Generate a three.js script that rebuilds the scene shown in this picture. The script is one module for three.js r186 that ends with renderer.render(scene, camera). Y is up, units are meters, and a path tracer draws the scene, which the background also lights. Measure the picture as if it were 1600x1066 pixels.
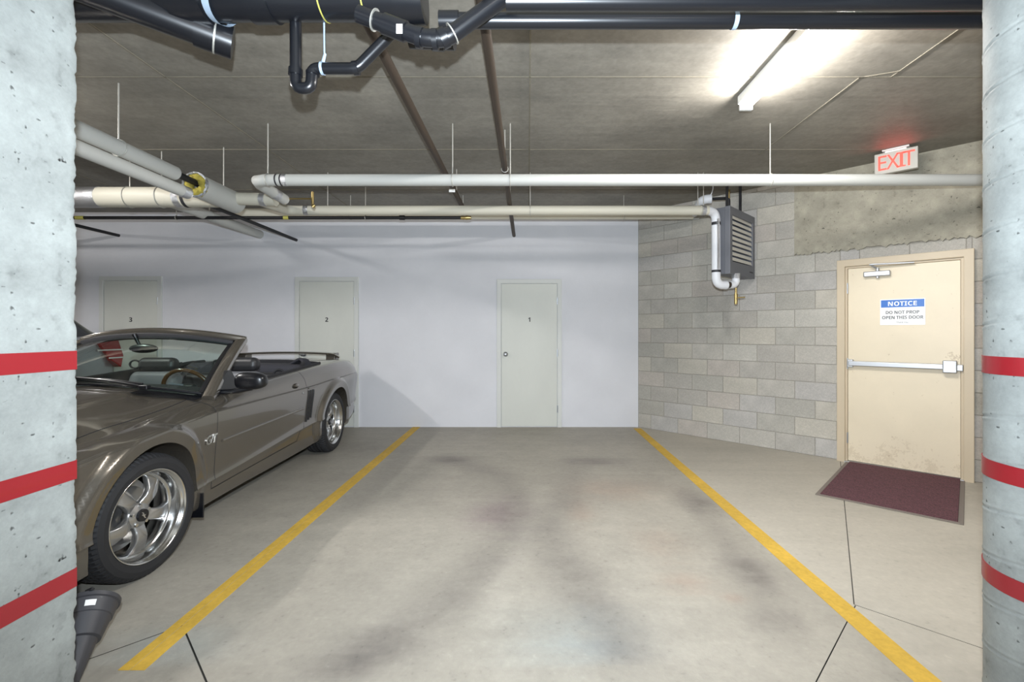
import * as THREE from 'three';
import { mergeGeometries, toCreasedNormals } from 'three/addons/utils/BufferGeometryUtils.js';
import { RoundedBoxGeometry } from 'three/addons/geometries/RoundedBoxGeometry.js';
import { TextGeometry } from 'three/addons/geometries/TextGeometry.js';
import { FontLoader } from 'three/addons/loaders/FontLoader.js';
import { RectAreaLightUniformsLib } from 'three/addons/lights/RectAreaLightUniformsLib.js';
import { Brush, Evaluator, ADDITION, SUBTRACTION, INTERSECTION } from 'three-bvh-csg';

// ---------------------------------------------------------------- camera, light, exposure
const scene = new THREE.Scene();
scene.background = new THREE.Color(0x000000);
const W = 1600, H = 1066, F = 732, PX = 824, PY = 520, EYE = 1.34;   // lens: focal length and vanishing point in pixels, eye height
const camera = new THREE.PerspectiveCamera(2 * Math.atan(H / 2 / F) * 180 / Math.PI, W / H, 0.05, 60);
camera.position.set(0, EYE, 0);
camera.lookAt(0, EYE, -1);
camera.setViewOffset(W, H, W / 2 - PX, H / 2 - PY, W, H);             // shift lens: verticals stay vertical
const renderer = new THREE.WebGLRenderer();
renderer.toneMapping = THREE.LinearToneMapping;
renderer.toneMappingExposure = 1.15;
renderer.shadowMap.enabled = true;
RectAreaLightUniformsLib.init();

const LAMP = { color: new THREE.Color(1.0, 0.975, 0.95), level: 225 };   // fluorescent battens
const FLASH = { color: new THREE.Color(0.8, 0.9, 1.0), level: 46 };    // the photographer's flash, just above the lens
{
  const f = new THREE.SpotLight(FLASH.color, FLASH.level, 0, 1.25, 0.6, 2);
  f.name = 'camera_flash'; f.position.set(0, 1.52, 0.02); f.target.position.set(0, 2.1, -3); f.castShadow = true; f.shadow.radius = 0.9;
  scene.add(f, f.target);
}

// ---------------------------------------------------------------- helpers
const V = (x, y, d) => new THREE.Vector3(x, y, -d);                     // d is the distance ahead of the camera
let seed = 12345;
const rnd = () => { seed = (Math.imul(seed, 1664525) + 1013904223) >>> 0; return seed / 4294967296; };
const rr = (a, b) => a + (b - a) * rnd();
const clamp = (x, a = 0, b = 1) => Math.min(b, Math.max(a, x));
const sstep = (a, b, x) => { const t = clamp((x - a) / (b - a)); return t * t * (3 - 2 * t); };
const mix = (a, b, t) => a + (b - a) * t;
const used = {};
function numbered(n) { used[n] = (used[n] ?? -1) + 1; return used[n] ? n + '_' + String(used[n]).padStart(3, '0') : n; }
function tag(o, label, category, group) { o.userData.label = label; o.userData.category = category; if (group) o.userData.group = group; return o; }
function thing(name, label, category, pos = [0, 0, 0], turn = 0, group) {
  const o = new THREE.Group(); o.name = numbered(name); o.position.set(...pos); o.rotation.y = turn; scene.add(o);
  return tag(o, label, category, group);
}
function part(name, geo, mat, parent, label) {
  const m = new THREE.Mesh(geo, mat); m.name = name; m.castShadow = m.receiveShadow = true; parent.add(m);
  if (label) m.userData.label = label;
  return m;
}
function struct(name, geo, mat, label) {
  const m = new THREE.Mesh(geo, mat); m.name = name; m.castShadow = m.receiveShadow = true; m.userData.kind = 'structure'; if (label) m.userData.label = label; scene.add(m); return m;
}
function boxUV(g, ox = 0, oy = 0) {                                     // uv in metres by the way a face points
  const p = g.attributes.position, n = g.attributes.normal, uv = new Float32Array(p.count * 2);
  for (let i = 0; i < p.count; i++) {
    const ax = Math.abs(n.getX(i)), ay = Math.abs(n.getY(i)), az = Math.abs(n.getZ(i)), x = p.getX(i), y = p.getY(i), z = p.getZ(i);
    const q = ay > ax && ay > az ? [x, z] : ax > az ? [z, y] : [x, y];
    uv[2 * i] = q[0] + ox; uv[2 * i + 1] = q[1] + oy;
  }
  g.setAttribute('uv', new THREE.BufferAttribute(uv, 2)); return g;
}
function box(x0, x1, y0, y1, z0, z1) {
  const g = new THREE.BoxGeometry(Math.abs(x1 - x0), Math.abs(y1 - y0), Math.abs(z1 - z0)); g.translate((x0 + x1) / 2, (y0 + y1) / 2, (z0 + z1) / 2); return boxUV(g);
}
function rbox(x0, x1, y0, y1, z0, z1, r = 0.01, s = 3) {
  const g = new RoundedBoxGeometry(Math.abs(x1 - x0), Math.abs(y1 - y0), Math.abs(z1 - z0), s, r); g.translate((x0 + x1) / 2, (y0 + y1) / 2, (z0 + z1) / 2); return g;
}
function cyl(a, b, r, r2 = r, seg = 24) {
  const d = new THREE.Vector3().subVectors(b, a), g = new THREE.CylinderGeometry(r2, r, d.length(), seg);
  g.applyQuaternion(new THREE.Quaternion().setFromUnitVectors(new THREE.Vector3(0, 1, 0), d.clone().normalize()));
  g.translate((a.x + b.x) / 2, (a.y + b.y) / 2, (a.z + b.z) / 2); return g;
}
function bentCurve(pts, bend) {                                         // straight runs joined by rounded elbows
  const path = new THREE.CurvePath(); let from = pts[0];
  for (let i = 1; i < pts.length; i++) {
    if (i === pts.length - 1) { path.add(new THREE.LineCurve3(from, pts[i])); break; }
    const a = new THREE.Vector3().subVectors(pts[i], pts[i - 1]).normalize(), b = new THREE.Vector3().subVectors(pts[i + 1], pts[i]).normalize();
    const p = pts[i].clone().addScaledVector(a, -bend), q = pts[i].clone().addScaledVector(b, bend);
    path.add(new THREE.LineCurve3(from, p)); path.add(new THREE.QuadraticBezierCurve3(p, pts[i].clone(), q)); from = q;
  }
  return path;
}
function capped(curve, r, seg, rad = 20) {
  const t = new THREE.TubeGeometry(curve, seg, r, rad, false), out = [t];
  for (const e of [0, 1]) {
    const c = new THREE.CircleGeometry(r, rad), dir = curve.getTangentAt(e).multiplyScalar(e ? 1 : -1), p = curve.getPointAt(e);
    c.applyQuaternion(new THREE.Quaternion().setFromUnitVectors(new THREE.Vector3(0, 0, 1), dir)); c.translate(p.x, p.y, p.z); out.push(c);
  }
  return mergeGeometries(out);
}
const pipeGeo = (pts, r, bend = 0.08, seg = 60) => pts.length === 2 ? cyl(pts[0], pts[1], r) : capped(bentCurve(pts, bend), r, seg);

// tileable noise
function lattice(n, s) { let q = s; const a = new Float32Array(n * n); for (let i = 0; i < a.length; i++) { q = (Math.imul(q, 1664525) + 1013904223) >>> 0; a[i] = q / 4294967296; } return a; }
function vnoise(size, cells, s, stretch = 1) {
  const cy = Math.max(1, Math.round(cells * stretch)), n = Math.max(cells, cy), l = lattice(n, s), out = new Float32Array(size * size);
  for (let y = 0; y < size; y++) for (let x = 0; x < size; x++) {
    const u = x / size * cells, v = y / size * cy, i = u | 0, j = v | 0, fx = u - i, fy = v - j, a = fx * fx * (3 - 2 * fx), b = fy * fy * (3 - 2 * fy);
    const i1 = (i + 1) % cells, j1 = (j + 1) % cy;
    out[y * size + x] = mix(mix(l[j * n + i], l[j * n + i1], a), mix(l[j1 * n + i], l[j1 * n + i1], a), b);
  }
  return out;
}
function fbm(size, cells, oct, s, gain = 0.55, stretch = 1) {
  const out = new Float32Array(size * size); let amp = 1, sum = 0;
  for (let o = 0; o < oct; o++) { const v = vnoise(size, cells << o, s + o * 77, stretch); for (let i = 0; i < out.length; i++) out[i] += amp * v[i]; sum += amp; amp *= gain; }
  for (let i = 0; i < out.length; i++) out[i] /= sum;
  return out;
}
function dataTex(w, h, f, metres, srgb = true) {
  const d = new Uint8Array(w * h * 4);
  for (let i = 0; i < w * h; i++) { const c = f(i % w, (i / w) | 0, i); d[4 * i] = clamp(c[0]) * 255; d[4 * i + 1] = clamp(c[1]) * 255; d[4 * i + 2] = clamp(c[2]) * 255; d[4 * i + 3] = 255; }
  const t = new THREE.DataTexture(d, w, h); t.wrapS = t.wrapT = THREE.RepeatWrapping; t.magFilter = THREE.LinearFilter; t.minFilter = THREE.LinearMipmapLinearFilter; t.generateMipmaps = true;
  if (srgb) t.colorSpace = THREE.SRGBColorSpace;
  if (metres) t.repeat.set(1 / metres, 1 / metres);
  t.needsUpdate = true; return t;
}
const S = 512;
const coarse = fbm(S, 4, 6, 11), fine = fbm(S, 64, 3, 29, 0.8), streak = fbm(S, 4, 6, 51, 0.6, 8), mid = fbm(S, 16, 4, 71);
const grey = (v) => [v, v, v];
const concreteMap = dataTex(S, S, (x, y, i) => grey(0.86 + 0.22 * (coarse[i] - 0.5) + 0.12 * (fine[i] - 0.5)), 1.4);
const speck = fbm(S, 32, 3, 91);
const pitted = dataTex(S, S, (x, y, i) => grey(0.88 + 0.24 * (coarse[i] - 0.5) + 0.08 * (fine[i] - 0.5) + 0.08 * (mid[i] - 0.5) - (mid[i] < 0.3 ? (0.3 - mid[i]) * 0.5 : 0) - (speck[i] < 0.2 ? (0.2 - speck[i]) * 5 : 0)), 0.6);
const pittedBump = dataTex(S, S, (x, y, i) => grey(0.6 + 0.3 * (fine[i] - 0.5) + 0.3 * (coarse[i] - 0.5) - (speck[i] < 0.2 ? 0.5 : 0)), 0.6, false);
const ceilMap = dataTex(S, S, (x, y, i) => grey(0.84 + 0.1 * (streak[i] - 0.5) + 0.26 * (coarse[i] - 0.5) + 0.14 * (fine[i] - 0.5)), 2.2);
const fineBump = dataTex(S, S, (x, y, i) => grey(0.5 + 0.6 * (fine[i] - 0.5) + 0.3 * (mid[i] - 0.5)), 0.5, false);
const streakBump = dataTex(S, S, (x, y, i) => grey(0.5 + 0.6 * (streak[i] - 0.5) + 0.4 * (mid[i] - 0.5)), 1.5, false);
const blockMap = dataTex(S, S, (x, y, i) => grey(0.88 + 0.16 * (fine[i] - 0.5) + 0.1 * (coarse[i] - 0.5)), 0.6);
const paintMap = dataTex(S, S, (x, y, i) => grey(0.95 + 0.05 * (coarse[i] - 0.5)), 2.0);

const std = (o) => new THREE.MeshStandardMaterial(o), phys = (o) => new THREE.MeshPhysicalMaterial(o);
const M = {
  whiteWall: std({ color: 0xececf0, map: paintMap, roughness: 0.7, bumpMap: fineBump, bumpScale: 0.0006 }),
  ceiling: std({ color: 0xa59f93, map: ceilMap, roughness: 0.6, bumpMap: streakBump, bumpScale: 0.0025 }),
  seam: std({ color: 0x97907f, map: concreteMap, roughness: 0.9 }),
  plain: std({ color: 0xa9a69d, map: concreteMap, roughness: 0.9, bumpMap: fineBump, bumpScale: 0.002 }),
  lintel: std({ color: 0xb8b2a0, map: pitted, roughness: 0.85, bumpMap: pittedBump, bumpScale: 0.003 }),
  mortar: std({ color: 0xb3aea3, map: blockMap, roughness: 0.95 }),
  column: std({ color: 0xa2a7a4, map: pitted, roughness: 0.7, bumpMap: pittedBump, bumpScale: 0.001 }),
  redTape: phys({ color: 0x88101b, roughness: 0.5, clearcoat: 0.4 }),
  yellow: std({ color: 0xf8ca50, map: concreteMap, roughness: 0.75 }),
  doorGrey: std({ color: 0xe2e3da, map: paintMap, roughness: 0.5 }),
  doorFrame: std({ color: 0xe4e5e0, map: paintMap, roughness: 0.5 }),
  doorBeige: std({ color: 0xd9c8a6, map: paintMap, roughness: 0.45, bumpMap: fineBump, bumpScale: 0.0004 }),
  frameBeige: std({ color: 0xd3c2a6, map: paintMap, roughness: 0.45 }),
  steel: std({ color: 0xb9bcc0, metalness: 0.9, roughness: 0.35 }),
  alu: std({ color: 0xc3c5c8, metalness: 0.75, roughness: 0.42 }),
  chrome: std({ color: 0xe4e4e4, metalness: 1, roughness: 0.12 }),
  brass: std({ color: 0xb09a66, metalness: 0.9, roughness: 0.35 }),
  jacket: std({ color: 0xcacac4, map: paintMap, roughness: 0.6 }),
  jacketCream: std({ color: 0xd6d1c0, map: paintMap, roughness: 0.6 }),
  pvc: std({ color: 0xe2e4e8, roughness: 0.45 }),
  foil: std({ color: 0xd2d3d6, metalness: 0.85, roughness: 0.3, bumpMap: fineBump, bumpScale: 0.004 }),
  fibre: std({ color: 0xb9a94a, roughness: 1, bumpMap: fineBump, bumpScale: 0.01 }),
  abs: phys({ color: 0x16181d, roughness: 0.32, clearcoat: 0.3, clearcoatRoughness: 0.3 }),
  blackIron: std({ color: 0x17171a, roughness: 0.55 }),
  brownIron: std({ color: 0x4c3f33, roughness: 0.6, map: concreteMap, metalness: 0.2 }),
  rod: std({ color: 0xb8b6ae, metalness: 0.5, roughness: 0.5 }),
  ring: std({ color: 0xb9b45a, roughness: 0.6 }),
  strap: std({ color: 0xa9bccf, roughness: 0.5 }),
  print: std({ color: 0x2a2a2e, roughness: 0.6 }),
  heater: std({ color: 0x6d6f75, roughness: 0.5, metalness: 0.2 }),
  louver: std({ color: 0xdcd8ce, roughness: 0.5, metalness: 0.2 }),
  white: std({ color: 0xe9e9e6, roughness: 0.5 }),
  matRed: std({ color: 0x744b52, roughness: 1, bumpMap: fineBump, bumpScale: 0.006, map: dataTex(S, S, (x, y, i) => { const v = 0.8 + 0.9 * (fine[i] - 0.5); return [v, v, v]; }, 0.35) }),
  matEdge: std({ color: 0x7c736b, roughness: 0.9 }),
};
const font = await new FontLoader().loadAsync('fonts/droid/droid_sans_bold.typeface.json');
const fontR = await new FontLoader().loadAsync('fonts/droid/droid_sans_regular.typeface.json');
function textGeo(s, size, depth, f = font) { const g = new TextGeometry(s, { font: f, size, depth, curveSegments: 6, bevelEnabled: false }); g.computeBoundingBox(); const b = g.boundingBox; g.translate(-(b.min.x + b.max.x) / 2, -(b.min.y + b.max.y) / 2, 0); return g; }
const csg = new Evaluator();
function brush(g, m) { const b = new Brush(g, m); b.updateMatrixWorld(); return b; }
const cut = (a, b, op) => csg.evaluate(a, b, op);

// ---------------------------------------------------------------- room
const CEIL = 3.05, FAR = 6.65, OX = 1.574;                              // far wall distance; the block wall leaves the far wall at OX and comes forward at 45 degrees
const LEFT = -12, RIGHT = 5.2, BACK = -8;                               // BACK: behind the camera
// floor: the stalls in view (with saw-cut joints), and the rest
const FX0 = -4.4, FX1 = 5.2, FZ0 = 0.6, FZ1 = 6.85;
{
  const g0 = new THREE.BoxGeometry(FX1 - FX0, 0.2, FZ1 - FZ0); g0.translate((FX0 + FX1) / 2, -0.1, -(FZ0 + FZ1) / 2);
  const W2 = 2048, H2 = Math.round(W2 * (FZ1 - FZ0) / (FX1 - FX0));
  // stains: tyre scuffs and spills, traced on the floor
  const gp = (px, py) => { const d = EYE * F / (py - PY); return [(px - PX) / F * d, d]; };
  const strokes = [];
  const stroke = (pts, w, amt, tint) => { const q = pts.map((p) => gp(...p)); for (let i = 0; i + 1 < q.length; i++) { const n = 10; for (let k = 0; k < n; k++) strokes.push([mix(q[i][0], q[i + 1][0], k / n), mix(q[i][1], q[i + 1][1], k / n), w, amt / 4.5, tint]); } };
  const blob = (px, py, rx, rz, amt, tint) => { const [x, d] = gp(px, py); strokes.push([x, d, [rx, rz], amt, tint]); };
  const dk = [-0.9, -0.9, -0.82], pk = [-0.12, -0.5, -0.62], lt = [1, 1, 1], bl = [-0.3, 0.3, 0.8];
  stroke([[690, 716], [775, 740], [812, 790], [790, 850], [715, 920], [590, 1010], [480, 1066]], 0.16, 0.15, dk);
  stroke([[905, 716], [880, 770], [855, 820], [872, 880], [920, 950], [990, 1050]], 0.17, 0.14, dk);
  stroke([[1060, 760], [1120, 830], [1180, 900], [1230, 990]], 0.13, 0.14, dk);
  stroke([[640, 700], [600, 745], [540, 800]], 0.14, 0.1, dk);
  stroke([[845, 760], [822, 820], [800, 880], [745, 980]], 0.09, 0.1, lt);
  blob(705, 718, 0.28, 0.16, 0.16, dk); blob(945, 722, 0.34, 0.2, 0.2, dk); blob(770, 800, 0.2, 0.3, 0.16, [-0.8, -1, -0.75]); blob(1090, 785, 0.16, 0.2, 0.16, dk); blob(1170, 890, 0.16, 0.16, 0.18, dk); blob(1210, 975, 0.14, 0.1, 0.14, dk);
  blob(950, 765, 0.4, 0.25, 0.1, pk); blob(1030, 850, 0.16, 0.22, 0.09, pk); blob(1070, 910, 0.14, 0.1, 0.12, pk); blob(1145, 935, 0.06, 0.05, 0.12, pk); blob(905, 800, 0.1, 0.25, 0.08, pk);
  blob(870, 990, 0.3, 0.22, 0.07, bl); blob(250, 1010, 0.25, 0.15, 0.06, bl);
  const cA = [], cell = 0.5, nx = Math.ceil((FX1 - FX0) / cell), nz = Math.ceil((FZ1 - FZ0) / cell);
  for (let k = 0; k < nx * nz; k++) cA.push([]);
  for (const s of strokes) { const r = Array.isArray(s[2]) ? Math.max(...s[2]) * 2.4 : s[2] * 2.4; for (let i = Math.floor((s[0] - r - FX0) / cell); i <= (s[0] + r - FX0) / cell; i++) for (let j = Math.floor((s[1] - r - FZ0) / cell); j <= (s[1] + r - FZ0) / cell; j++) if (i >= 0 && j >= 0 && i < nx && j < nz) cA[j * nx + i].push(s); }
  const at = (a, u, v) => a[(((v % S) + S) % S | 0) * S + (((u % S) + S) % S | 0)];
  const map = dataTex(W2, H2, (x, y) => {
    const wx = FX0 + (x + 0.5) / W2 * (FX1 - FX0), wd = FZ1 - (y + 0.5) / H2 * (FZ1 - FZ0);
    const n1 = at(coarse, wx * 120, wd * 120), n2 = at(fine, wx * 300, wd * 300), n3 = at(streak, wx * 90 + wd * 40, wd * 200), n4 = at(mid, wx * 260 + 50, wd * 260);
    const big = at(coarse, wx * 40 + 100, wd * 40);
    let c = (wx > 1.54 ? 0.875 : 0.79 + 0.06 * (n4 - 0.5)) + 0.12 * (n1 - 0.5) + 0.07 * (n2 - 0.5) + 0.08 * (big - 0.5) + 0.05 * (n3 - 0.5), r = c * 1.0, g = c * 0.974, b = c * 0.935;
    const spk = n2 > 0.74 ? (n2 - 0.74) * 0.15 : n2 < 0.25 ? (n2 - 0.25) * 0.4 : 0; r += spk; g += spk; b += spk;
    for (const s of cA[Math.floor((wd - FZ0) / cell) * nx + Math.floor((wx - FX0) / cell)] ?? []) {
      const e = Array.isArray(s[2]) ? s[2] : [s[2], s[2]], dx = (wx - s[0]) / e[0] + (n1 - 0.5) * 1.2, dz = (wd - s[1]) / e[1] + (n3 - 0.5) * 1.2, q = dx * dx + dz * dz;
      if (q > 5) continue;
      const a = Math.exp(-q * 1.1) * s[3] * 0.9 * clamp(0.1 + 1.1 * n4 + 0.8 * (n3 - 0.35));
      r += s[4][0] * a; g += s[4][1] * a; b += s[4][2] * a;
    }
    return [r, g, b];
  });
  map.wrapS = map.wrapT = THREE.ClampToEdgeWrapping;
  const bump = fineBump.clone(); bump.repeat.set((FX1 - FX0) / 0.5, (FZ1 - FZ0) / 0.5); bump.needsUpdate = true;
  const mat = std({ color: 0xcfcdc6, map, roughness: 0.6, bumpMap: bump, bumpScale: 0.0012 });
  const dirt = std({ color: 0x4c4942, roughness: 1 }); let b = brush(g0, mat);
  const joint = (x0, d0, x1, d1, w = 0.007) => { const L = Math.hypot(x1 - x0, d1 - d0), g = new THREE.BoxGeometry(L, 0.03, w); g.rotateY(Math.atan2(d1 - d0, x1 - x0)); g.translate((x0 + x1) / 2, 0, -(d0 + d1) / 2); b = cut(b, brush(g, dirt), SUBTRACTION); };
  joint(-1.58, 2.146, -0.7, 1.266); joint(-1.58, 2.14, -2.46, 1.266, 0.007); joint(-1.565, 2.15, -1.55, FAR, 0.004);
  joint(1.611, 2.308, 2.5, 1.42, 0.0045); joint(1.611, 2.3, 0.72, 1.41, 0.0045); joint(1.611, 2.31, 3.276, 4.904, 0.005);
  const g = b.geometry, p = g.attributes.position, uv = new Float32Array(p.count * 2);
  for (let i = 0; i < p.count; i++) { uv[2 * i] = (p.getX(i) - FX0) / (FX1 - FX0); uv[2 * i + 1] = (FZ1 + p.getZ(i)) / (FZ1 - FZ0); }
  g.setAttribute('uv', new THREE.BufferAttribute(uv, 2));
  struct('floor', g, b.material, 'smooth grey concrete parkade floor with saw-cut joints and tyre scuffs');
  const m2 = std({ color: 0x9c998f, map: concreteMap, roughness: 0.65 });
  struct('floor_aisle', mergeGeometries([box(LEFT - 0.3, FX0, -0.2, 0, -FZ1, -FZ0), box(LEFT - 0.3, RIGHT + 0.3, -0.2, 0, -FZ0, -BACK + 0.3)]), m2);
}
// painted stall lines
function stripe(name, x0, d0, x1, d1, w, label, crack) {
  const o = thing(name, label, 'floor line', V(0, 0, 0).toArray());
  const L = Math.hypot(x1 - x0, d1 - d0), g = crack ? mergeGeometries([box(-L / 2, L / 2, 0.0003, 0.0022, -w / 2, -0.009), box(-L / 2, L / 2, 0.0003, 0.0022, -0.005, w / 2)]) : box(-L / 2, L / 2, 0.0003, 0.0022, -w / 2, w / 2);
  g.rotateY(Math.atan2(d1 - d0, x1 - x0)); g.translate((x0 + x1) / 2, 0, -(d0 + d1) / 2);
  part('paint', g, M.yellow, o);
}
stripe('stall_line', -1.571, 1.858, -1.572, FAR, 0.105, 'yellow painted stall line beside the grey convertible', true);
stripe('stall_line', 1.536, 0.9, 1.536, 6.55, 0.105, 'yellow painted stall line between the open stall and the exit door');
// walls
{
  struct('wall_far', box(LEFT - 0.3, OX, 0, CEIL, -FAR - 0.25, -FAR), M.whiteWall, 'white painted wall behind the stalls');
  struct('wall_left', box(LEFT - 0.3, LEFT, 0, CEIL, -FAR, -BACK), M.plain);
  struct('wall_back', box(LEFT - 0.3, RIGHT + 0.3, 0, CEIL, -BACK, -BACK + 0.3), M.plain);
  struct('wall_side', box(RIGHT, RIGHT + 0.3, 0, CEIL, -(FAR - (RIGHT - OX)) - 0.3, -BACK), M.plain);
  const c = struct('ceiling', box(LEFT - 0.3, RIGHT + 0.3, CEIL, CEIL + 0.25, -FAR - 0.3, -BACK + 0.3), M.ceiling, 'board-formed grey-brown concrete ceiling slab');
  const seam = (x0, d0, x1, d1, w = 0.012) => { const L = Math.hypot(x1 - x0, d1 - d0), g = box(-L / 2, L / 2, CEIL - 0.004, CEIL + 0.01, -w / 2, w / 2); g.rotateY(Math.atan2(d1 - d0, x1 - x0)); g.translate((x0 + x1) / 2, 0, -(d0 + d1) / 2); part('form_seam', g, M.seam, c); };
  for (const d of [1.9, 3.13, 4.37, 5.6]) seam(-7, d, 3.4, d, 0.009);
  seam(0.015, 0.7, 0.02, 6.6, 0.01); seam(2.43, 0.8, 2.43, 3.13, 0.009); seam(2.225, 3.13, 2.22, 4.5, 0.009); seam(2.43, 3.06, 2.22, 3.14, 0.009); seam(-2.42, 0.8, -2.42, 6.6, 0.01); seam(-4.86, 0.8, -4.86, 6.6, 0.01);
}
// block wall at 45 degrees; local x runs along it, local z points into the room
const WR = new THREE.Group(); WR.position.set(OX, 0, -FAR); WR.rotation.y = -Math.PI / 4;
const onWall = (s, y, n) => new THREE.Vector3(OX + Math.SQRT1_2 * (s - n), y, -FAR + Math.SQRT1_2 * (s + n));
{
  const SL = 5.15, wall = new THREE.Mesh(box(-0.2, SL, 0, CEIL, -0.25, -0.005), M.mortar);
  wall.name = 'wall_right'; wall.castShadow = wall.receiveShadow = true; wall.userData = { kind: 'structure', label: 'grey concrete block wall with the exit door' };
  wall.position.copy(WR.position); wall.rotation.y = WR.rotation.y; scene.add(wall);
  const tones = [0xcdc8be, 0xd1cdc3, 0xc5c0b7, 0xcec6bc, 0xd3cdc0, 0xc4c0b6, 0xccc8c2].map((c) => std({ color: c, map: blockMap, roughness: 0.95, bumpMap: fineBump, bumpScale: 0.0014 }));
  const cache = {};
  const block = (s0, s1, y0, y1) => {
    const w = s1 - s0 - 0.006, h = y1 - y0 - 0.006; if (w < 0.02 || h < 0.015) return;
    const v = Math.floor(rnd() * 3), k = w.toFixed(3) + h.toFixed(3) + v;
    const g = cache[k] ??= (() => { const q = new RoundedBoxGeometry(w, h, 0.04, 1, 0.0035); boxUV(q, v * 0.37, v * 0.23); return q; })();
    const m = part('block', g, tones[Math.floor(rnd() * tones.length)], wall); m.position.set((s0 + s1) / 2, (y0 + y1) / 2, -0.02 + rr(-0.0012, 0.0012));
  };
  const D0 = 2.43, D1 = 3.44, DT = 2.09, LS = 2.0, LY = 2.2;
  for (let row = 0; row * 0.2 < CEIL; row++) {
    const y0 = row * 0.2, y1 = Math.min(CEIL, y0 + 0.2), first = row % 2 ? 0.4 : 0.2, js = [0];
    for (let s = first; s < SL; s += 0.4) js.push(s); js.push(SL);
    for (let i = 0; i + 1 < js.length; i++) {
      let a = js[i], b = js[i + 1];
      if (y0 >= LY - 0.01) { if (a >= LS - 0.01) continue; b = Math.min(b, LS); }
      if (y1 <= DT || y0 < DT) {
        const yb = y0 < DT && y1 > DT ? DT : null;
        if (b > D0 && a < D1) {
          if (a < D0) block(a, D0, y0, y1);
          if (b > D1) block(D1, b, y0, y1);
          if (yb) block(Math.max(a, D0), Math.min(b, D1), yb, y1);
          continue;
        }
      }
      block(a, b, y0, y1);
    }
  }
  // cast concrete beam over the door, its lower edge ragged
  const sh = new THREE.Shape(); sh.moveTo(LS, CEIL); sh.lineTo(LS, LY + 0.01);
  for (let s = LS; s < SL; s += 0.02) sh.lineTo(s, LY + 0.006 + rr(-0.02, 0.014)); sh.lineTo(SL, LY); sh.lineTo(SL, CEIL);
  const g = new THREE.ExtrudeGeometry(sh, { depth: 0.06, bevelEnabled: false }); g.translate(0, 0, -0.042); boxUV(g);
  part('lintel', g, M.lintel, wall, 'cast concrete beam over the exit door');
}
// ---------------------------------------------------------------- storage doors on the white wall
function storageDoor(x0, x1, top, num, knob, label) {
  const o = new THREE.Group(); o.name = 'door_' + num; o.userData = { kind: 'structure', label }; o.position.set((x0 + x1) / 2, 0, -FAR); scene.add(o);
  const w = (x1 - x0) / 2, f = 0.055;
  const sh = new THREE.Shape([[-w, 0], [-w, top], [w, top], [w, 0], [w - f, 0], [w - f, top - f], [-w + f, top - f], [-w + f, 0]].map((p) => new THREE.Vector2(...p)));
  const fg = new THREE.ExtrudeGeometry(sh, { depth: 0.022, bevelEnabled: true, bevelSize: 0.003, bevelThickness: 0.003, bevelSegments: 1 }); boxUV(fg);
  part('door_frame', fg, M.doorFrame, o);
  const a = w - f - 0.007, leaf = part('door_leaf', rbox(-a, a, 0.012, top - f - 0.007, 0.001, 0.012, 0.002, 1), M.doorGrey, o);
  const n = part('door_number', textGeo(num, 0.062, 0.003), M.print, leaf, 'small black number ' + num); n.position.set(0.0, 1.525, 0.012);
  for (const y of [0.26, 1.05, 1.79]) part('hinge', mergeGeometries([rbox(a - 0.004, a + 0.02, y - 0.05, y + 0.05, 0.006, 0.02, 0.002, 1), cyl(new THREE.Vector3(a + 0.008, y - 0.05, 0.022), new THREE.Vector3(a + 0.008, y + 0.05, 0.022), 0.008, 0.008, 10)].map((q) => q.index ? q.toNonIndexed() : q)), M.steel, o);
  const prof = [[0, 0], [0.034, 0], [0.034, 0.006], [0.016, 0.012], [0.013, 0.03], [0.024, 0.038], [0.029, 0.05], [0.026, 0.062], [0.012, 0.068], [0, 0.068]].map((p) => new THREE.Vector2(...p));
  const kg = new THREE.LatheGeometry(prof, 24); kg.rotateX(Math.PI / 2); kg.translate(-a + 0.06, 1.035, 0.012);
  part('door_knob', kg, M.steel, leaf, 'round steel door knob');
}
storageDoor(-0.43, 0.483, 2.095, '1', true, 'pale grey storage door numbered 1 on the white wall');
storageDoor(-3.289, -2.396, 2.125, '2', true, 'pale grey storage door numbered 2 behind the convertible');
storageDoor(-6.06, -5.18, 2.135, '3', true, 'pale grey storage door numbered 3 behind the convertible windshield');

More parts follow.
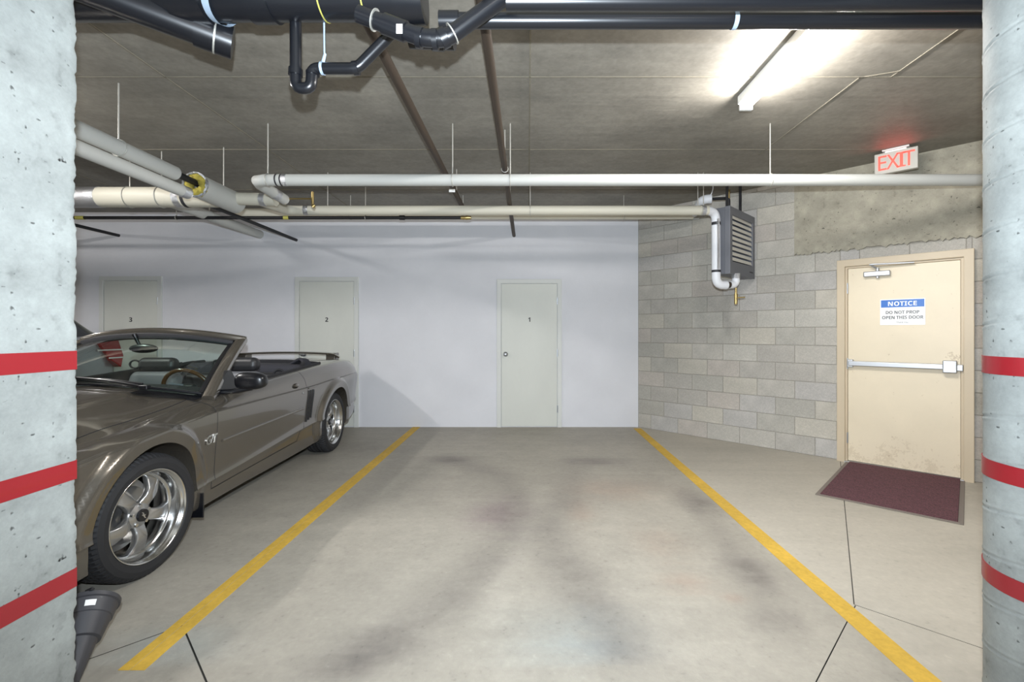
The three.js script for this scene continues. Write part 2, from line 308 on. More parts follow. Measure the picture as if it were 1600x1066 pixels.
// ---------------------------------------------------------------- exit door in the block wall
{
  const o = new THREE.Group(); o.name = 'door_4'; o.userData = { kind: 'structure', label: 'beige steel exit door with a push bar in the block wall' }; o.position.copy(WR.position); o.rotation.y = WR.rotation.y; scene.add(o);
  const D0 = 2.415, D1 = 3.45, T = 2.09, f = 0.062;
  const P2 = (a) => new THREE.Shape(a.map((p) => new THREE.Vector2(...p)));
  const fr = (d0, d1, t, w, depth, z) => { const g = new THREE.ExtrudeGeometry(P2([[d0, 0], [d0, t], [d1, t], [d1, 0], [d1 - w, 0], [d1 - w, t - w], [d0 + w, t - w], [d0 + w, 0]]), { depth, bevelEnabled: true, bevelSize: 0.004, bevelThickness: 0.004, bevelSegments: 2 }); g.translate(0, 0, z); boxUV(g); return g; };
  part('door_frame', fr(D0, D1, T, f, 0.05, 0), M.frameBeige, o);
  part('door_stop', fr(D0 + f, D1 - f, T - f, 0.02, 0.022, 0.0), M.frameBeige, o);
  part('threshold', rbox(D0 + f, D1 - f, 0, 0.012, -0.0, 0.07, 0.003, 1), M.alu, o);
  const a = D0 + f + 0.026, b = D1 - f - 0.026, top = T - f - 0.026;
  // scuffed paint near the latch and the foot of the door
  const NW = 512, NH = 1024, dm = dataTex(NW, NH, (x, y) => {
    const u = x / NW, v = y / NH, i = ((y * 1) % S) * S + (x % S); let c = [0.98, 0.98, 0.98];
    const n = mid[i], k = fine[i], low = sstep(0.16, 0.0, v + (coarse[i] - 0.5) * 0.16);
    const sc = (low > 0.05 && n * 0.5 + k * 0.5 > 0.62 - 0.1 * low ? 0.06 : 0) + (Math.hypot((u - 0.94) * 1, (v - 0.555) * 2.2) < 0.06 && k > 0.56 ? 0.14 : 0) + (n > 0.78 && k > 0.66 ? 0.12 : 0);
    return c.map((q, j) => q + 0.04 * (coarse[i] - 0.5) - sc * [0.8, 0.95, 1.1][j]);
  });
  dm.wrapS = dm.wrapT = THREE.ClampToEdgeWrapping;
  const lg = rbox(a, b, 0.016, top, 0.001, 0.014, 0.002, 1), p = lg.attributes.position, uv = new Float32Array(p.count * 2);
  for (let i = 0; i < p.count; i++) { uv[2 * i] = (p.getX(i) - a) / (b - a); uv[2 * i + 1] = p.getY(i) / top; }
  lg.setAttribute('uv', new THREE.BufferAttribute(uv, 2));
  const leaf = part('door_leaf', lg, std({ color: 0xe8dabf, map: dm, roughness: 0.42 }), o);
  // push bar
  const bar = part('push_bar', mergeGeometries([rbox(a + 0.01, b - 0.1, 1.0, 1.05, 0.035, 0.075, 0.008), rbox(a + 0.0, a + 0.05, 0.985, 1.065, 0.012, 0.065, 0.006)]), M.alu, leaf, 'brushed aluminium push bar');
  part('latch_case', mergeGeometries([rbox(b - 0.12, b - 0.02, 0.97, 1.085, 0.012, 0.085, 0.01), rbox(b - 0.03, b + 0.02, 0.99, 1.05, 0.012, 0.055, 0.008)]), M.alu, leaf);
  // closer
  part('door_closer', mergeGeometries([rbox(2.64, 2.86, 1.9, 1.955, 0.014, 0.07, 0.012), cyl(new THREE.Vector3(2.755, 1.885, 0.045), new THREE.Vector3(2.755, 1.985, 0.045), 0.016, 0.016, 14).toNonIndexed()].map((q) => q.index ? q.toNonIndexed() : q)), M.alu, leaf);
  part('closer_arm', mergeGeometries([cyl(new THREE.Vector3(2.755, 1.978, 0.05), new THREE.Vector3(2.70, 2.02, 0.1), 0.009, 0.009, 8), cyl(new THREE.Vector3(2.70, 2.02, 0.1), new THREE.Vector3(3.04, 2.01, 0.06), 0.008, 0.008, 8)]), M.alu, leaf);
  for (const y of [0.25, 1.02, 1.8]) part('hinge', cyl(new THREE.Vector3(a - 0.004, y - 0.055, 0.022), new THREE.Vector3(a - 0.004, y + 0.055, 0.022), 0.008, 0.008, 10), M.steel, o);

  // notice sign
  const c = document.createElement('canvas'); c.width = 690; c.height = 510; const x = c.getContext('2d');
  x.fillStyle = '#f3f3f1'; x.fillRect(0, 0, 690, 510); x.fillStyle = '#2a6cc0'; x.fillRect(14, 16, 662, 146);
  x.textAlign = 'center'; x.textBaseline = 'middle'; x.fillStyle = '#fdfdfd'; x.font = 'bold 118px sans-serif'; x.save(); x.translate(345, 92); x.scale(1.06, 1); x.fillText('NOTICE', 0, 0); x.restore();
  const fit = (s, y, px, w, wt) => { x.font = wt + px + 'px sans-serif'; const m = x.measureText(s).width; x.save(); x.translate(345, y); x.scale(w / m, 1); x.fillText(s, 0, 0); if (px > 60) x.strokeText(s, 0, 0); x.restore(); };
  x.fillStyle = x.strokeStyle = '#33333a'; x.lineWidth = 4; fit('DO NOT PROP', 262, 80, 520, ''); fit('OPEN THIS DOOR', 362, 80, 632, '');
  x.font = 'italic 38px serif'; fit('Thank You', 458, 40, 190, 'italic ');
  const t = new THREE.CanvasTexture(c); t.colorSpace = THREE.SRGBColorSpace;
  const sg = new THREE.BoxGeometry(0.345, 0.255, 0.003); const pos = sg.attributes.position, u2 = sg.attributes.uv;
  const sign = thing('notice_sign', 'white and blue notice sign on the exit door', 'sign', onWall(2.945, 1.415, 0.0165).toArray(), -Math.PI / 4);
  sg.translate(0, 0.1275, 0);
  part('sign_panel', sg, std({ map: t, roughness: 0.35 }), sign);
}
// floor mat
{
  const L0 = [3.335, 4.863], L1 = [4.0, 4.27], ang = Math.atan2(L0[1] - L1[1], L1[0] - L0[0]);
  const o = thing('door_mat', 'maroon carpet mat with grey rubber edge in front of the exit door', 'mat', V(3.178, 0, 4.066).toArray(), -Math.PI / 4 + 0.03);
  const w = 0.9, l = 1.38;
  part('rubber_edge', rbox(-w / 2, w / 2, 0.001, 0.007, -l / 2, l / 2, 0.003, 2), M.matEdge, o);
  part('carpet', boxUV(rbox(-w / 2 + 0.03, w / 2 - 0.03, 0.004, 0.013, -l / 2 + 0.03, l / 2 - 0.03, 0.004, 2)), M.matRed, o);
}

// ---------------------------------------------------------------- columns
{
  // rectangular column with chipped arrises
  const w = 0.34, hgt = CEIL, g = new THREE.BoxGeometry(w, hgt, w, 26, 340, 26), p = g.attributes.position, h = w / 2;
  const at = (a, u, v) => a[(((v % S) + S) % S | 0) * S + (((u % S) + S) % S | 0)];
  for (let i = 0; i < p.count; i++) {
    let x = p.getX(i), y = p.getY(i), z = p.getZ(i);
    const ex = h - Math.abs(x), ez = h - Math.abs(z), cx = x > 0 ? 1 : 0, cz = z > 0 ? 1 : 0, k = cx * 2 + cz;
    const n = at(mid, 40 + k * 90, y * 330 + k * 50) * 0.6 + at(fine, 9 + k * 31, y * 420) * 0.4, chip = 0.003 + 0.007 * clamp((n - 0.5) * 4);
    const c = Math.max(0, chip * 1.6 - (ex + ez)) * 0.5; x -= Math.sign(x) * c; z -= Math.sign(z) * c;
    p.setXYZ(i, x, y + hgt / 2, z);
  }
  g.computeVertexNormals(); boxUV(g);
  const o = thing('square_column', 'square pale concrete column with chipped edge and red tape bands beside the convertible', 'column', V(-1.402 - h, 0, 1.462 - h).toArray());
  part('shaft', g, M.column, o);
  for (const y of [1.226, 0.886, 0.552]) {
    const a = h + 0.0012, c = 0.006, i = h - 0.012, q = (k, e) => [[-k, -k + e], [-k + e, -k], [k - e, -k], [k, -k + e], [k, k - e], [k - e, k], [-k + e, k], [-k, k - e]].map((p) => new THREE.Vector2(...p));
    const rs = new THREE.Shape(q(a, c)); rs.holes.push(new THREE.Path(q(i, c).reverse()));
    const tg = new THREE.ExtrudeGeometry(rs, { depth: 0.058, bevelEnabled: false }); tg.rotateX(-Math.PI / 2); tg.translate(0, y, 0);
    part('tape_band', tg, M.redTape, o, 'red tape band');
  }
}
{
  const R = 0.172, cx = 1.61, cd = 1.41, ns = 110, ny = 560, pos = [], uv = [], idx = [];
  for (let j = 0; j <= ny; j++) for (let i = 0; i <= ns; i++) {
    const y = CEIL * j / ny, a = i / ns * 2 * Math.PI, ph = ((y / 0.145 + a / (2 * Math.PI)) % 1 + 1) % 1, d = Math.min(ph, 1 - ph) * 0.145;
    const r = R - 0.003 * Math.exp(-((d / 0.0035) ** 2)) + 0.0018 * Math.exp(-(((d - 0.007) / 0.004) ** 2));
    pos.push(r * Math.cos(a), y, r * Math.sin(a)); uv.push(a * R, y);
  }
  for (let j = 0; j < ny; j++) for (let i = 0; i < ns; i++) { const a = j * (ns + 1) + i, b = a + ns + 1; idx.push(a, b, a + 1, a + 1, b, b + 1); }
  const g = new THREE.BufferGeometry(); g.setAttribute('position', new THREE.Float32BufferAttribute(pos, 3)); g.setAttribute('uv', new THREE.Float32BufferAttribute(uv, 2)); g.setIndex(idx); g.computeVertexNormals();
  const o = thing('round_column', 'round pale concrete column with spiral form lines and red tape bands near the exit door', 'column', V(cx, 0, cd).toArray());
  part('shaft', g, M.column, o);
  for (const y of [1.212, 0.888, 0.556]) {
    const r = R + 0.0032, t = new THREE.CylinderGeometry(r, r, 0.055, 64, 1, true); t.translate(0, y + 0.0275, 0);
    const e = new THREE.RingGeometry(R - 0.003, r, 64, 1), e1 = e.clone().rotateX(-Math.PI / 2).translate(0, y + 0.055, 0), e2 = e.rotateX(Math.PI / 2).translate(0, y, 0);
    part('tape_band', mergeGeometries([t, e1, e2]), M.redTape, o, 'red tape band');
  }
}

// ---------------------------------------------------------------- fluorescent battens
const lampLens = std({ color: 0xffffff, emissive: 0xfffaf0, emissiveIntensity: 6, roughness: 0.4 });
function batten(x, d0, d1, label, group) {
  const o = thing('fluorescent_batten', label, 'ceiling light', V(x, CEIL, (d0 + d1) / 2).toArray(), 0, group), L = d1 - d0;
  part('housing', rbox(-0.055, 0.055, -0.062, -0.0005, -L / 2, L / 2, 0.006, 2), M.white, o);
  const g = new THREE.CylinderGeometry(0.034, 0.034, L - 0.04, 24, 1); g.rotateX(Math.PI / 2); g.scale(1, 0.75, 1); g.translate(0, -0.08, 0);
  part('tube', g, lampLens, o, 'bright white fluorescent tube');
  for (const s of [-1, 1]) part('end_cap', rbox(-0.045, 0.045, -0.108, -0.05, s * (L / 2 - 0.012) - 0.012, s * (L / 2 - 0.012) + 0.012, 0.006, 2), M.white, o);
  const light = (dx, dy, w, k) => {
    const l = new THREE.RectAreaLight(LAMP.color, LAMP.level * k, L - 0.06, w); l.name = 'batten_glow'; o.add(l);
    l.position.set(dx * 0.037, -0.08 + dy * 0.03, 0); l.up.set(0, 0, 1);
    const m = new THREE.Matrix4(), zz = new THREE.Vector3(-dx, -dy, 0).normalize(), xx = new THREE.Vector3(0, 0, 1), yy = new THREE.Vector3().crossVectors(zz, xx); m.makeBasis(xx, yy, zz); l.quaternion.setFromRotationMatrix(m);
  };
  light(0, -1, 0.05, 1); light(1, -0.1, 0.04, 1); light(-1, -0.1, 0.04, 1);
  return o;
}
batten(1.575, 2.17, 3.39, 'bare fluorescent batten on the ceiling near the exit sign');
batten(-4.3, 2.3, 3.52, 'fluorescent batten on the ceiling over the far side of the convertible');
batten(-10.1, 2.3, 3.52, 'fluorescent batten on the ceiling over the far stalls');
for (const x of [-4.3, 1.575]) batten(x, -3.2, -2.0, 'fluorescent batten over the drive aisle', 'battens over the drive aisle');

// ---------------------------------------------------------------- exit sign
{
  const c = new THREE.Vector3().addVectors(onWall(2.934, 0, 0.32), new THREE.Vector3());
  const o = thing('exit_sign', 'lit red EXIT sign hanging from the ceiling above the exit door', 'exit sign', [c.x, CEIL - 0.25, c.z], -Math.PI / 4);
  part('canopy', mergeGeometries([rbox(-0.1, 0.1, 0.236, 0.2495, -0.045, 0.045, 0.004), rbox(-0.08, 0.08, 0.22, 0.24, -0.025, 0.025, 0.004)]), M.white, o);
  part('housing', rbox(-0.16, 0.16, 0.03, 0.226, -0.03, 0.025, 0.006), std({ color: 0xbdbab0, roughness: 0.5 }), o);
  const red = std({ color: 0xff5a4a, emissive: 0xff3a2c, emissiveIntensity: 0.8, roughness: 0.5 });
  'EXIT'.split('').forEach((ch, i) => { const g = textGeo(ch, 0.135, 0.004, fontR); g.scale(ch === 'I' ? 1.3 : 0.9, 1.0, 1); const m = part('letter', g, red, o, 'glowing red letter ' + ch); m.position.set([-0.098, -0.02, 0.042, 0.096][i], 0.132, 0.0255); });
  const l = new THREE.RectAreaLight(0xff3020, 3, 0.26, 0.13); l.name = 'exit_glow'; l.position.set(0, 0.13, 0.034); l.rotation.y = Math.PI; o.add(l);
}

// ---------------------------------------------------------------- pipes
function pipeThing(name, label, category = 'pipe', group) { return thing(name, label, category, [0, 0, 0], 0, group); }
const band = (o, a, b, r, mat, name = 'foil_band') => part(name, cyl(a, b, r, r, 28), mat, o);
function rodTo(o, x, d, yb, lean = 0) { part('hanger_rod', cyl(V(x, yb, d), V(x + lean, CEIL + 0.002, d), 0.005, 0.005, 8), M.rod, o); }
function clevis(o, x, y, d, r, along = 'x') {
  const t = new THREE.TorusGeometry(r + 0.003, 0.004, 6, 28); if (along === 'x') t.rotateY(Math.PI / 2); t.translate(x, y, -d); part('hanger_ring', t, M.rod, o);
}
{ // long white heating pipe across the stall
  const o = pipeThing('heating_pipe', 'long white insulated pipe running across the stall in front of the exit sign'), d = 3.83, y = 2.588, r = 0.047;
  part('insulation', pipeGeo([V(-2.24, y - 0.02, 4.32), V(-2.24, y, d), V(4.37, y, d)], r, 0.09, 90), M.jacket, o);
  for (const x of [-2.05, -2.01]) band(o, V(x, y, d), V(x + 0.012, y, d), r + 0.0012, M.print, 'printed_band');
  band(o, V(-2.0, y, d), V(-1.96, y, d), r + 0.001, M.foil); band(o, V(-2.24, y - 0.015, 4.2), V(-2.24, y - 0.012, 4.12), r + 0.001, M.foil);
  for (const [x, l] of [[-2.12, 0], [-0.611, 0], [-0.14, 0], [1.985, 0]]) { rodTo(o, x, d, y + r, l); clevis(o, x, y, d, r); }
  // little drain valve
  part('drain_valve', mergeGeometries([cyl(V(-2.2, 2.575, 4.32), V(-1.98, 2.575, 4.32), 0.008, 0.008, 10), cyl(V(-1.98, 2.52, 4.32), V(-1.98, 2.64, 4.32), 0.012, 0.012, 10), cyl(V(-1.98, 2.5, 4.32), V(-1.96, 2.52, 4.32), 0.02, 0.014, 10)]), M.brass, o);
}
{ // supply pipe to the unit heater
  const o = pipeThing('heater_supply_pipe', 'white insulated pipe running to the unit heater and dropping beside it'), d = 5.0, y = 2.645, r = 0.05;
  part('insulation', pipeGeo([V(-2.56, 2.60, 4.4), V(-2.56, y, d), V(1.93, y, d)], r, 0.1, 90), M.jacketCream, o);
  const X = 2.035, D = 5.05, r2 = 0.046;
  part('drop', pipeGeo([V(1.9, y, d), V(X, y, D + 0.01), V(X, 1.855, D), V(2.16, 1.855, D + 0.03)], r2, 0.09, 80), M.pvc, o, 'white plastic jacketed drop pipe');
  part('riser', pipeGeo([V(2.2, 1.86, D + 0.04), V(2.275, 1.86, D + 0.06), V(2.275, 1.985, D + 0.06)], 0.04, 0.06, 40), M.pvc, o);
  band(o, V(2.275, 1.93, D + 0.06), V(2.275, 1.985, D + 0.06), 0.0415, M.foil);
  band(o, V(2.15, 1.855, D + 0.03), V(2.205, 1.86, D + 0.042), 0.034, M.brownIron, 'union');
  band(o, V(1.86, y, d), V(1.9, y, d), r + 0.001, M.foil); band(o, V(-2.38, y, d), V(-2.33, y, d), r + 0.001, M.foil); band(o, V(X, 2.5, D), V(X, 2.53, D), r2 + 0.001, M.print, 'printed_band'); band(o, V(X, 1.99, D), V(X, 2.015, D), r2 + 0.001, M.print, 'printed_band');
  const fo = part('foil_seam', box(-0.012, 0.014, 2.02, 2.56, 0.032, 0.0465), M.foil, o, 'torn foil tape seam'); fo.position.set(X + 0.004, 0, -D);
  for (const x of [0.03, 1.82, 1.88]) rodTo(o, x, d, y + r - 0.003); rodTo(o, -2.13, d, y + r - 0.003); clevis(o, 0.03, y, d, r); clevis(o, 1.85, y, d, r);
  part('drain_valve', mergeGeometries([cyl(V(2.275, 1.83, 5.11), V(2.275, 1.76, 5.11), 0.012, 0.012, 10), cyl(V(2.275, 1.765, 5.11), V(2.275, 1.65, 5.11), 0.019, 0.016, 12), cyl(V(2.275, 1.72, 5.1), V(2.36, 1.725, 5.08), 0.007, 0.007, 8)]), M.brass, o, 'small brass drain valve');
}
{ // return pipe behind it
  const o = pipeThing('heater_return_pipe', 'cream insulated return pipe tucked behind the heater supply pipe'), d = 5.83, y = 2.818, r = 0.068;
  part('insulation', pipeGeo([V(-3.6, y, d), V(2.06, y, d)], r), M.jacketCream, o);
  part('elbow', pipeGeo([V(2.0, y, d), V(2.07, y, d), V(2.0, 2.86, 5.34), V(2.09, 2.86, 5.32)], 0.05, 0.07, 60), M.pvc, o);
  part('pipe_end', pipeGeo([V(2.09, 2.86, 5.32), V(2.28, 2.86, 5.3), V(2.28, 2.69, 5.3)], 0.016, 0.03, 30), M.blackIron, o);
  part('air_vent', mergeGeometries([cyl(V(2.28, 2.86, 5.3), V(2.28, 2.93, 5.3), 0.012, 0.012, 10), cyl(V(2.28, 2.93, 5.3), V(2.28, 2.96, 5.3), 0.016, 0.01, 10)]), M.brass, o);
  for (const x of [-0.8, -2.2, 1.2]) { rodTo(o, x, d, y + r - 0.003); clevis(o, x, y, d, r); }
  part('wire', capped(new THREE.CatmullRomCurve3([V(2.05, CEIL, 5.3), V(2.09, 3.0, 5.28), V(2.08, 2.92, 5.28), V(2.05, 2.86, 5.3)]), 0.005, 20, 6), M.pvc, o);
}
{ // main riser from the aisle and its tee, over the convertible
  const x = -2.8, o = pipeThing('main_heating_pipe', 'white insulated main pipe with a bare black section ending in torn yellow fibreglass');
  const y = 2.607, r = 0.054;
  part('insulation', cyl(V(x, y, 0.2), V(x, y, 3.72), r), M.jacket, o);
  part('bare_pipe', cyl(V(x, y, 3.7), V(x, y, 4.0), 0.026), M.blackIron, o, 'bare black steel pipe');
  part('fitting_cover', mergeGeometries([new THREE.CylinderGeometry(0.1, 0.1, 0.55, 32, 1, true).rotateX(Math.PI / 2).translate(x, y - 0.02, -4.22), new THREE.CylinderGeometry(0.098, 0.098, 0.55, 32, 1, true).rotateX(Math.PI / 2).scale(1, 1, 1).translate(x, y - 0.02, -4.22), new THREE.SphereGeometry(0.1, 28, 14).scale(1, 1, 0.5).translate(x, y - 0.02, -4.49)]), M.jacket, o);
  const fg = new THREE.TorusGeometry(0.062, 0.036, 12, 40), fp = fg.attributes.position;
  for (let i = 0; i < fp.count; i++) fp.setXYZ(i, fp.getX(i) + rr(-0.006, 0.006), fp.getY(i) + rr(-0.006, 0.006), fp.getZ(i) + rr(-0.008, 0.008));
  fg.computeVertexNormals(); fg.translate(x, y - 0.02, -3.965); part('fibreglass', fg, M.fibre, o, 'torn yellow fibreglass insulation');
  const ft = new THREE.TorusGeometry(0.1, 0.008, 8, 40), tp = ft.attributes.position; for (let i = 0; i < tp.count; i++) tp.setZ(i, tp.getZ(i) + rr(-0.014, 0.014)); ft.computeVertexNormals(); ft.translate(x, y - 0.02, -3.945); part('torn_foil', ft, M.foil, o);
  part('branch', pipeGeo([V(x, y - 0.005, 4.4), V(-2.36, y - 0.02, 4.4)], 0.058), M.jacketCream, o);
  band(o, V(-2.5, y - 0.016, 4.4), V(-2.45, y - 0.018, 4.4), 0.0595, M.foil);
  for (const d of [1.6, 3.21, 4.32]) rodTo(o, x, d, y + (d > 4 ? 0.075 : r)); for (const d of [1.6, 3.21]) clevis(o, x, y, d, r, 'z');
  const q = pipeThing('lower_heating_pipe', 'white insulated pipe hung just under the main pipe over the convertible');
  part('insulation', pipeGeo([V(x - 0.015, 2.497, 0.2), V(x - 0.015, 2.497, 3.86)], 0.048), M.jacket, q);
  band(q, V(x - 0.015, 2.497, 3.8), V(x - 0.015, 2.497, 3.88), 0.0495, M.foil);
  const b = pipeThing('cross_main_pipe', 'thick cream insulated pipe with crinkled foil crossing over the parked cars'), D = 4.42, Y = 2.618;
  part('insulation', cyl(V(-9, Y, D), V(-2.9, Y, D), 0.094), M.jacketCream, b);
  band(b, V(-4.3, Y, D), V(-4.02, Y, D), 0.097, M.foil); band(b, V(-3.3, Y, D), V(-3.24, Y, D), 0.0955, M.foil); band(b, V(-3.22, Y, D), V(-3.19, Y, D), 0.096, M.print, 'printed_band');
  for (const X of [-3.75, -3.45, -5.3]) { rodTo(b, X, D, Y + 0.09); clevis(b, X, Y, D, 0.094); }
  const wp = pipeThing('wall_feed_pipe', 'grey insulated pipe passing into the white wall above the storage doors');
  part('insulation', cyl(V(-3.8, 2.735, 4.7), V(-3.8, 2.735, FAR + 0.02), 0.06), M.jacket, wp); clevis(wp, -3.8, 2.735, 5.6, 0.056, 'z'); rodTo(wp, -3.8, 5.6, 2.79);
}
{ // sprinkler and gas pipes
  const g = pipeThing('gas_pipe', 'thin black gas pipe with brass end along the white wall'), d = 5.5, y = 2.69;
  part('pipe', cyl(V(-9, y, d), V(-0.76, y, d), 0.019), M.blackIron, g); part('brass_end', mergeGeometries([cyl(V(-0.78, y, d), V(-0.72, y, d), 0.022), cyl(V(-0.72, y, d), V(-0.66, y, d), 0.026, 0.02)]), M.brass, g);
  band(g, V(-1.5, y, d), V(-1.44, y, d), 0.027, M.blackIron, 'coupling'); band(g, V(-2.86, y, d), V(-2.8, y, d), 0.022, M.ring, 'yellow_label'); band(g, V(-5.3, y, d), V(-5.2, y, d), 0.022, M.ring, 'yellow_label');
  for (const x of [-4.12, -1.9]) { rodTo(g, x, d, y + 0.02); clevis(g, x, y, d, 0.02); }
  const spr = (x, y, d0, d1, r, mat, label, name = 'sprinkler_pipe') => { const o = pipeThing(name, label); part('pipe', cyl(V(x, y, d0), V(x, y, d1), r), mat, o); return o; };
  spr(-3.28, 2.655, 4.6, FAR + 0.02, 0.021, M.blackIron, 'black pipe entering the white wall beside storage door 2');
  spr(-5.8, 2.72, 4.7, FAR + 0.02, 0.021, M.blackIron, 'black pipe entering the white wall above storage door 3');
  const a = spr(-0.19, 2.72, 1.2, FAR + 0.02, 0.024, M.brownIron, 'brown steel sprinkler pipe running into the white wall above storage door 1'); for (const q of [3.95, 5.2]) { rodTo(a, -0.19, q, 2.745); clevis(a, -0.19, 2.72, q, 0.024, 'z'); }
  const b = spr(-0.74, 2.775, 2.13, 5.4, 0.026, M.brownIron, 'brown steel sprinkler pipe stopping short of the white wall'); part('tag', rbox(-0.03, 0.03, -0.03, 0.0, -0.003, 0.003, 0.002, 1), M.white, b).position.copy(V(-0.74, 2.75, 4.6)); rodTo(b, -0.74, 4.9, 2.8);
}
// black plastic drains overhead
const absPipe = (o, pts, r, bend, name = 'drain_run', mat = M.abs) => part(name, pipeGeo(pts, r, bend, 80), mat, o);
const ringAt = (o, a, b, r, mat = M.abs, name = 'coupling') => part(name, cyl(a, b, r, r, 32), mat, o);
{
  const o = pipeThing('main_drain', 'large black plastic drain pipe overhead with pale strap and yellow glue rings', 'drain pipe'), d = 2.0, y = 2.772, r = 0.092;
  absPipe(o, [V(-4.2, y, d), V(-0.5, y, d)], r);
  for (const x of [-1.1, -0.87, -0.69]) ringAt(o, V(x, y, d), V(x + 0.006, y, d), r + 0.0015, M.ring, 'glue_ring');
  ringAt(o, V(-1.18, y, d), V(-1.08, y, d), r + 0.008); ringAt(o, V(-1.5, y, d), V(-1.36, y, d), r + 0.01); ringAt(o, V(-0.56, y, d), V(-0.44, y, d), r + 0.01, M.abs, 'end_fitting');
  const tor = new THREE.TorusGeometry(0.065, 0.004, 8, 36); tor.rotateX(0.25); tor.rotateY(0.5); tor.translate(-0.5, y - 0.0, -d + 0.098); part('glue_ring', tor, M.ring, o);
  const st = new THREE.CylinderGeometry(r + 0.014, r + 0.014, 0.034, 36, 1, true); st.rotateZ(Math.PI / 2 - 0.35); st.translate(-1.3, y, -d); part('hanger_strap', st, M.strap, o, 'pale blue hanger strap');
  part('hanger_rod', cyl(V(-1.16, 2.72, 1.9), V(-1.06, CEIL + 0.002, 1.9), 0.005, 0.005, 8), M.rod, o);
  // wye branch with its end cap
  absPipe(o, [V(-2.3, 2.8, 1.55), V(-1.36, 2.66, 2.12)], 0.062, 0.1, 'wye_branch'); ringAt(o, V(-1.46, 2.675, 2.06), V(-1.34, 2.657, 2.132), 0.07, M.abs, 'end_cap'); ringAt(o, V(-1.4, 2.666, 2.096), V(-1.394, 2.6652, 2.0998), 0.0715, M.rod, 'glue_ring');
}
{
  const o = pipeThing('trap_drain', 'thin black plastic drain with a U-shaped trap and angled run', 'drain pipe'), d = 2.04, r = 0.024;
  const at = (px, py, dd = d) => V((px - PX) / F * dd, EYE + (PY - py) / F * dd, dd);
  absPipe(o, [at(462, 10), at(462, 138), at(486, 138), at(488, 107), at(558, 107), at(612, 52)], r, 0.03);
  ringAt(o, at(461.5, 118), at(462, 108), r + 0.005); ringAt(o, at(552, 107), at(560, 106), r + 0.005); ringAt(o, at(489, 118), at(488.5, 112), r + 0.004);
  part('hanger_rod', cyl(at(507, 92), V((505 - PX) / F * d, CEIL + 0.002, d), 0.004, 0.004, 8), M.strap, o);
  part('hanger_strap', mergeGeometries([cyl(at(502, 107), at(506, 107), r + 0.003), cyl(at(504, 100), at(508, 84), 0.008, 0.006, 8)]), M.strap, o);
}
{
  const o = pipeThing('branch_drain', 'black plastic branch drain dipping under the main drain and climbing again', 'drain pipe'), d = 1.82, r = 0.0325;
  const at = (px, py, dd = d) => V((px - PX) / F * dd, EYE + (PY - py) / F * dd, dd);
  absPipe(o, [at(560, 22), at(640, 52), at(662, 60), at(698, 60), at(800, -14)], r, 0.03);
  for (const [a, b] of [[[600, 37], [634, 50]], [[652, 58], [660, 60]], [[676, 62], [684, 62]], [[688, 62], [698, 57]]]) ringAt(o, at(...a), at(...b), r + 0.006);
  for (const p of [[[585, 31], [586.6, 31.6]], [[706, 53], [707.5, 52]]]) ringAt(o, at(...p[0]), at(...p[1]), r + 0.008, M.rod, 'glue_ring');
  part('pipe_label', rbox(-0.012, 0.012, -0.018, 0.018, -0.002, 0.002, 0.001, 1), M.white, o).position.copy(at(624, 45, d - 0.045));
}
{
  const mk = (d, yb, label, x0) => { const o = pipeThing('cross_drain', label, 'drain pipe'), r = 0.031; absPipe(o, [V(x0, yb + r, d), V(4.4, yb + r, d)], r); return [o, r, yb + r]; };
  const [o, r, y] = mk(1.92, 2.588, 'black plastic drain pipe with a pale strap running toward the round column', -0.36);
  const st = new THREE.CylinderGeometry(r + 0.002, r + 0.002, 0.018, 28, 1, true); st.rotateZ(Math.PI / 2); st.translate(0.848, y, -1.92); part('hanger_strap', st, M.strap, o, 'pale hanger strap'); part('hanger_rod', cyl(V(0.848, y + r, 1.92), V(0.848, CEIL + 0.002, 1.92), 0.004, 0.004, 8), M.rod, o);
  ringAt(o, V(-0.36, y, 1.92), V(-0.28, y, 1.92), r + 0.006);
  const [o2, r2, y2] = mk(1.76, 2.553, 'black plastic drain pipe without a strap beside the strapped one', -0.08);
  part('hanger_rod', cyl(V(0.848, y2 + r2, 1.76), V(0.848, CEIL + 0.002, 1.76), 0.004, 0.004, 8), M.rod, o2);
  // stub from the branch to the pair
  const e = pipeThing('drain_stub', 'short black plastic drain stub behind the climbing branch drain', 'drain pipe'); absPipe(e, [V(-0.52, 2.64, 2.08), V(-0.32, 2.62, 2.06)], 0.036); ringAt(e, V(-0.42, 2.63, 2.07), V(-0.37, 2.625, 2.065), 0.041);
}

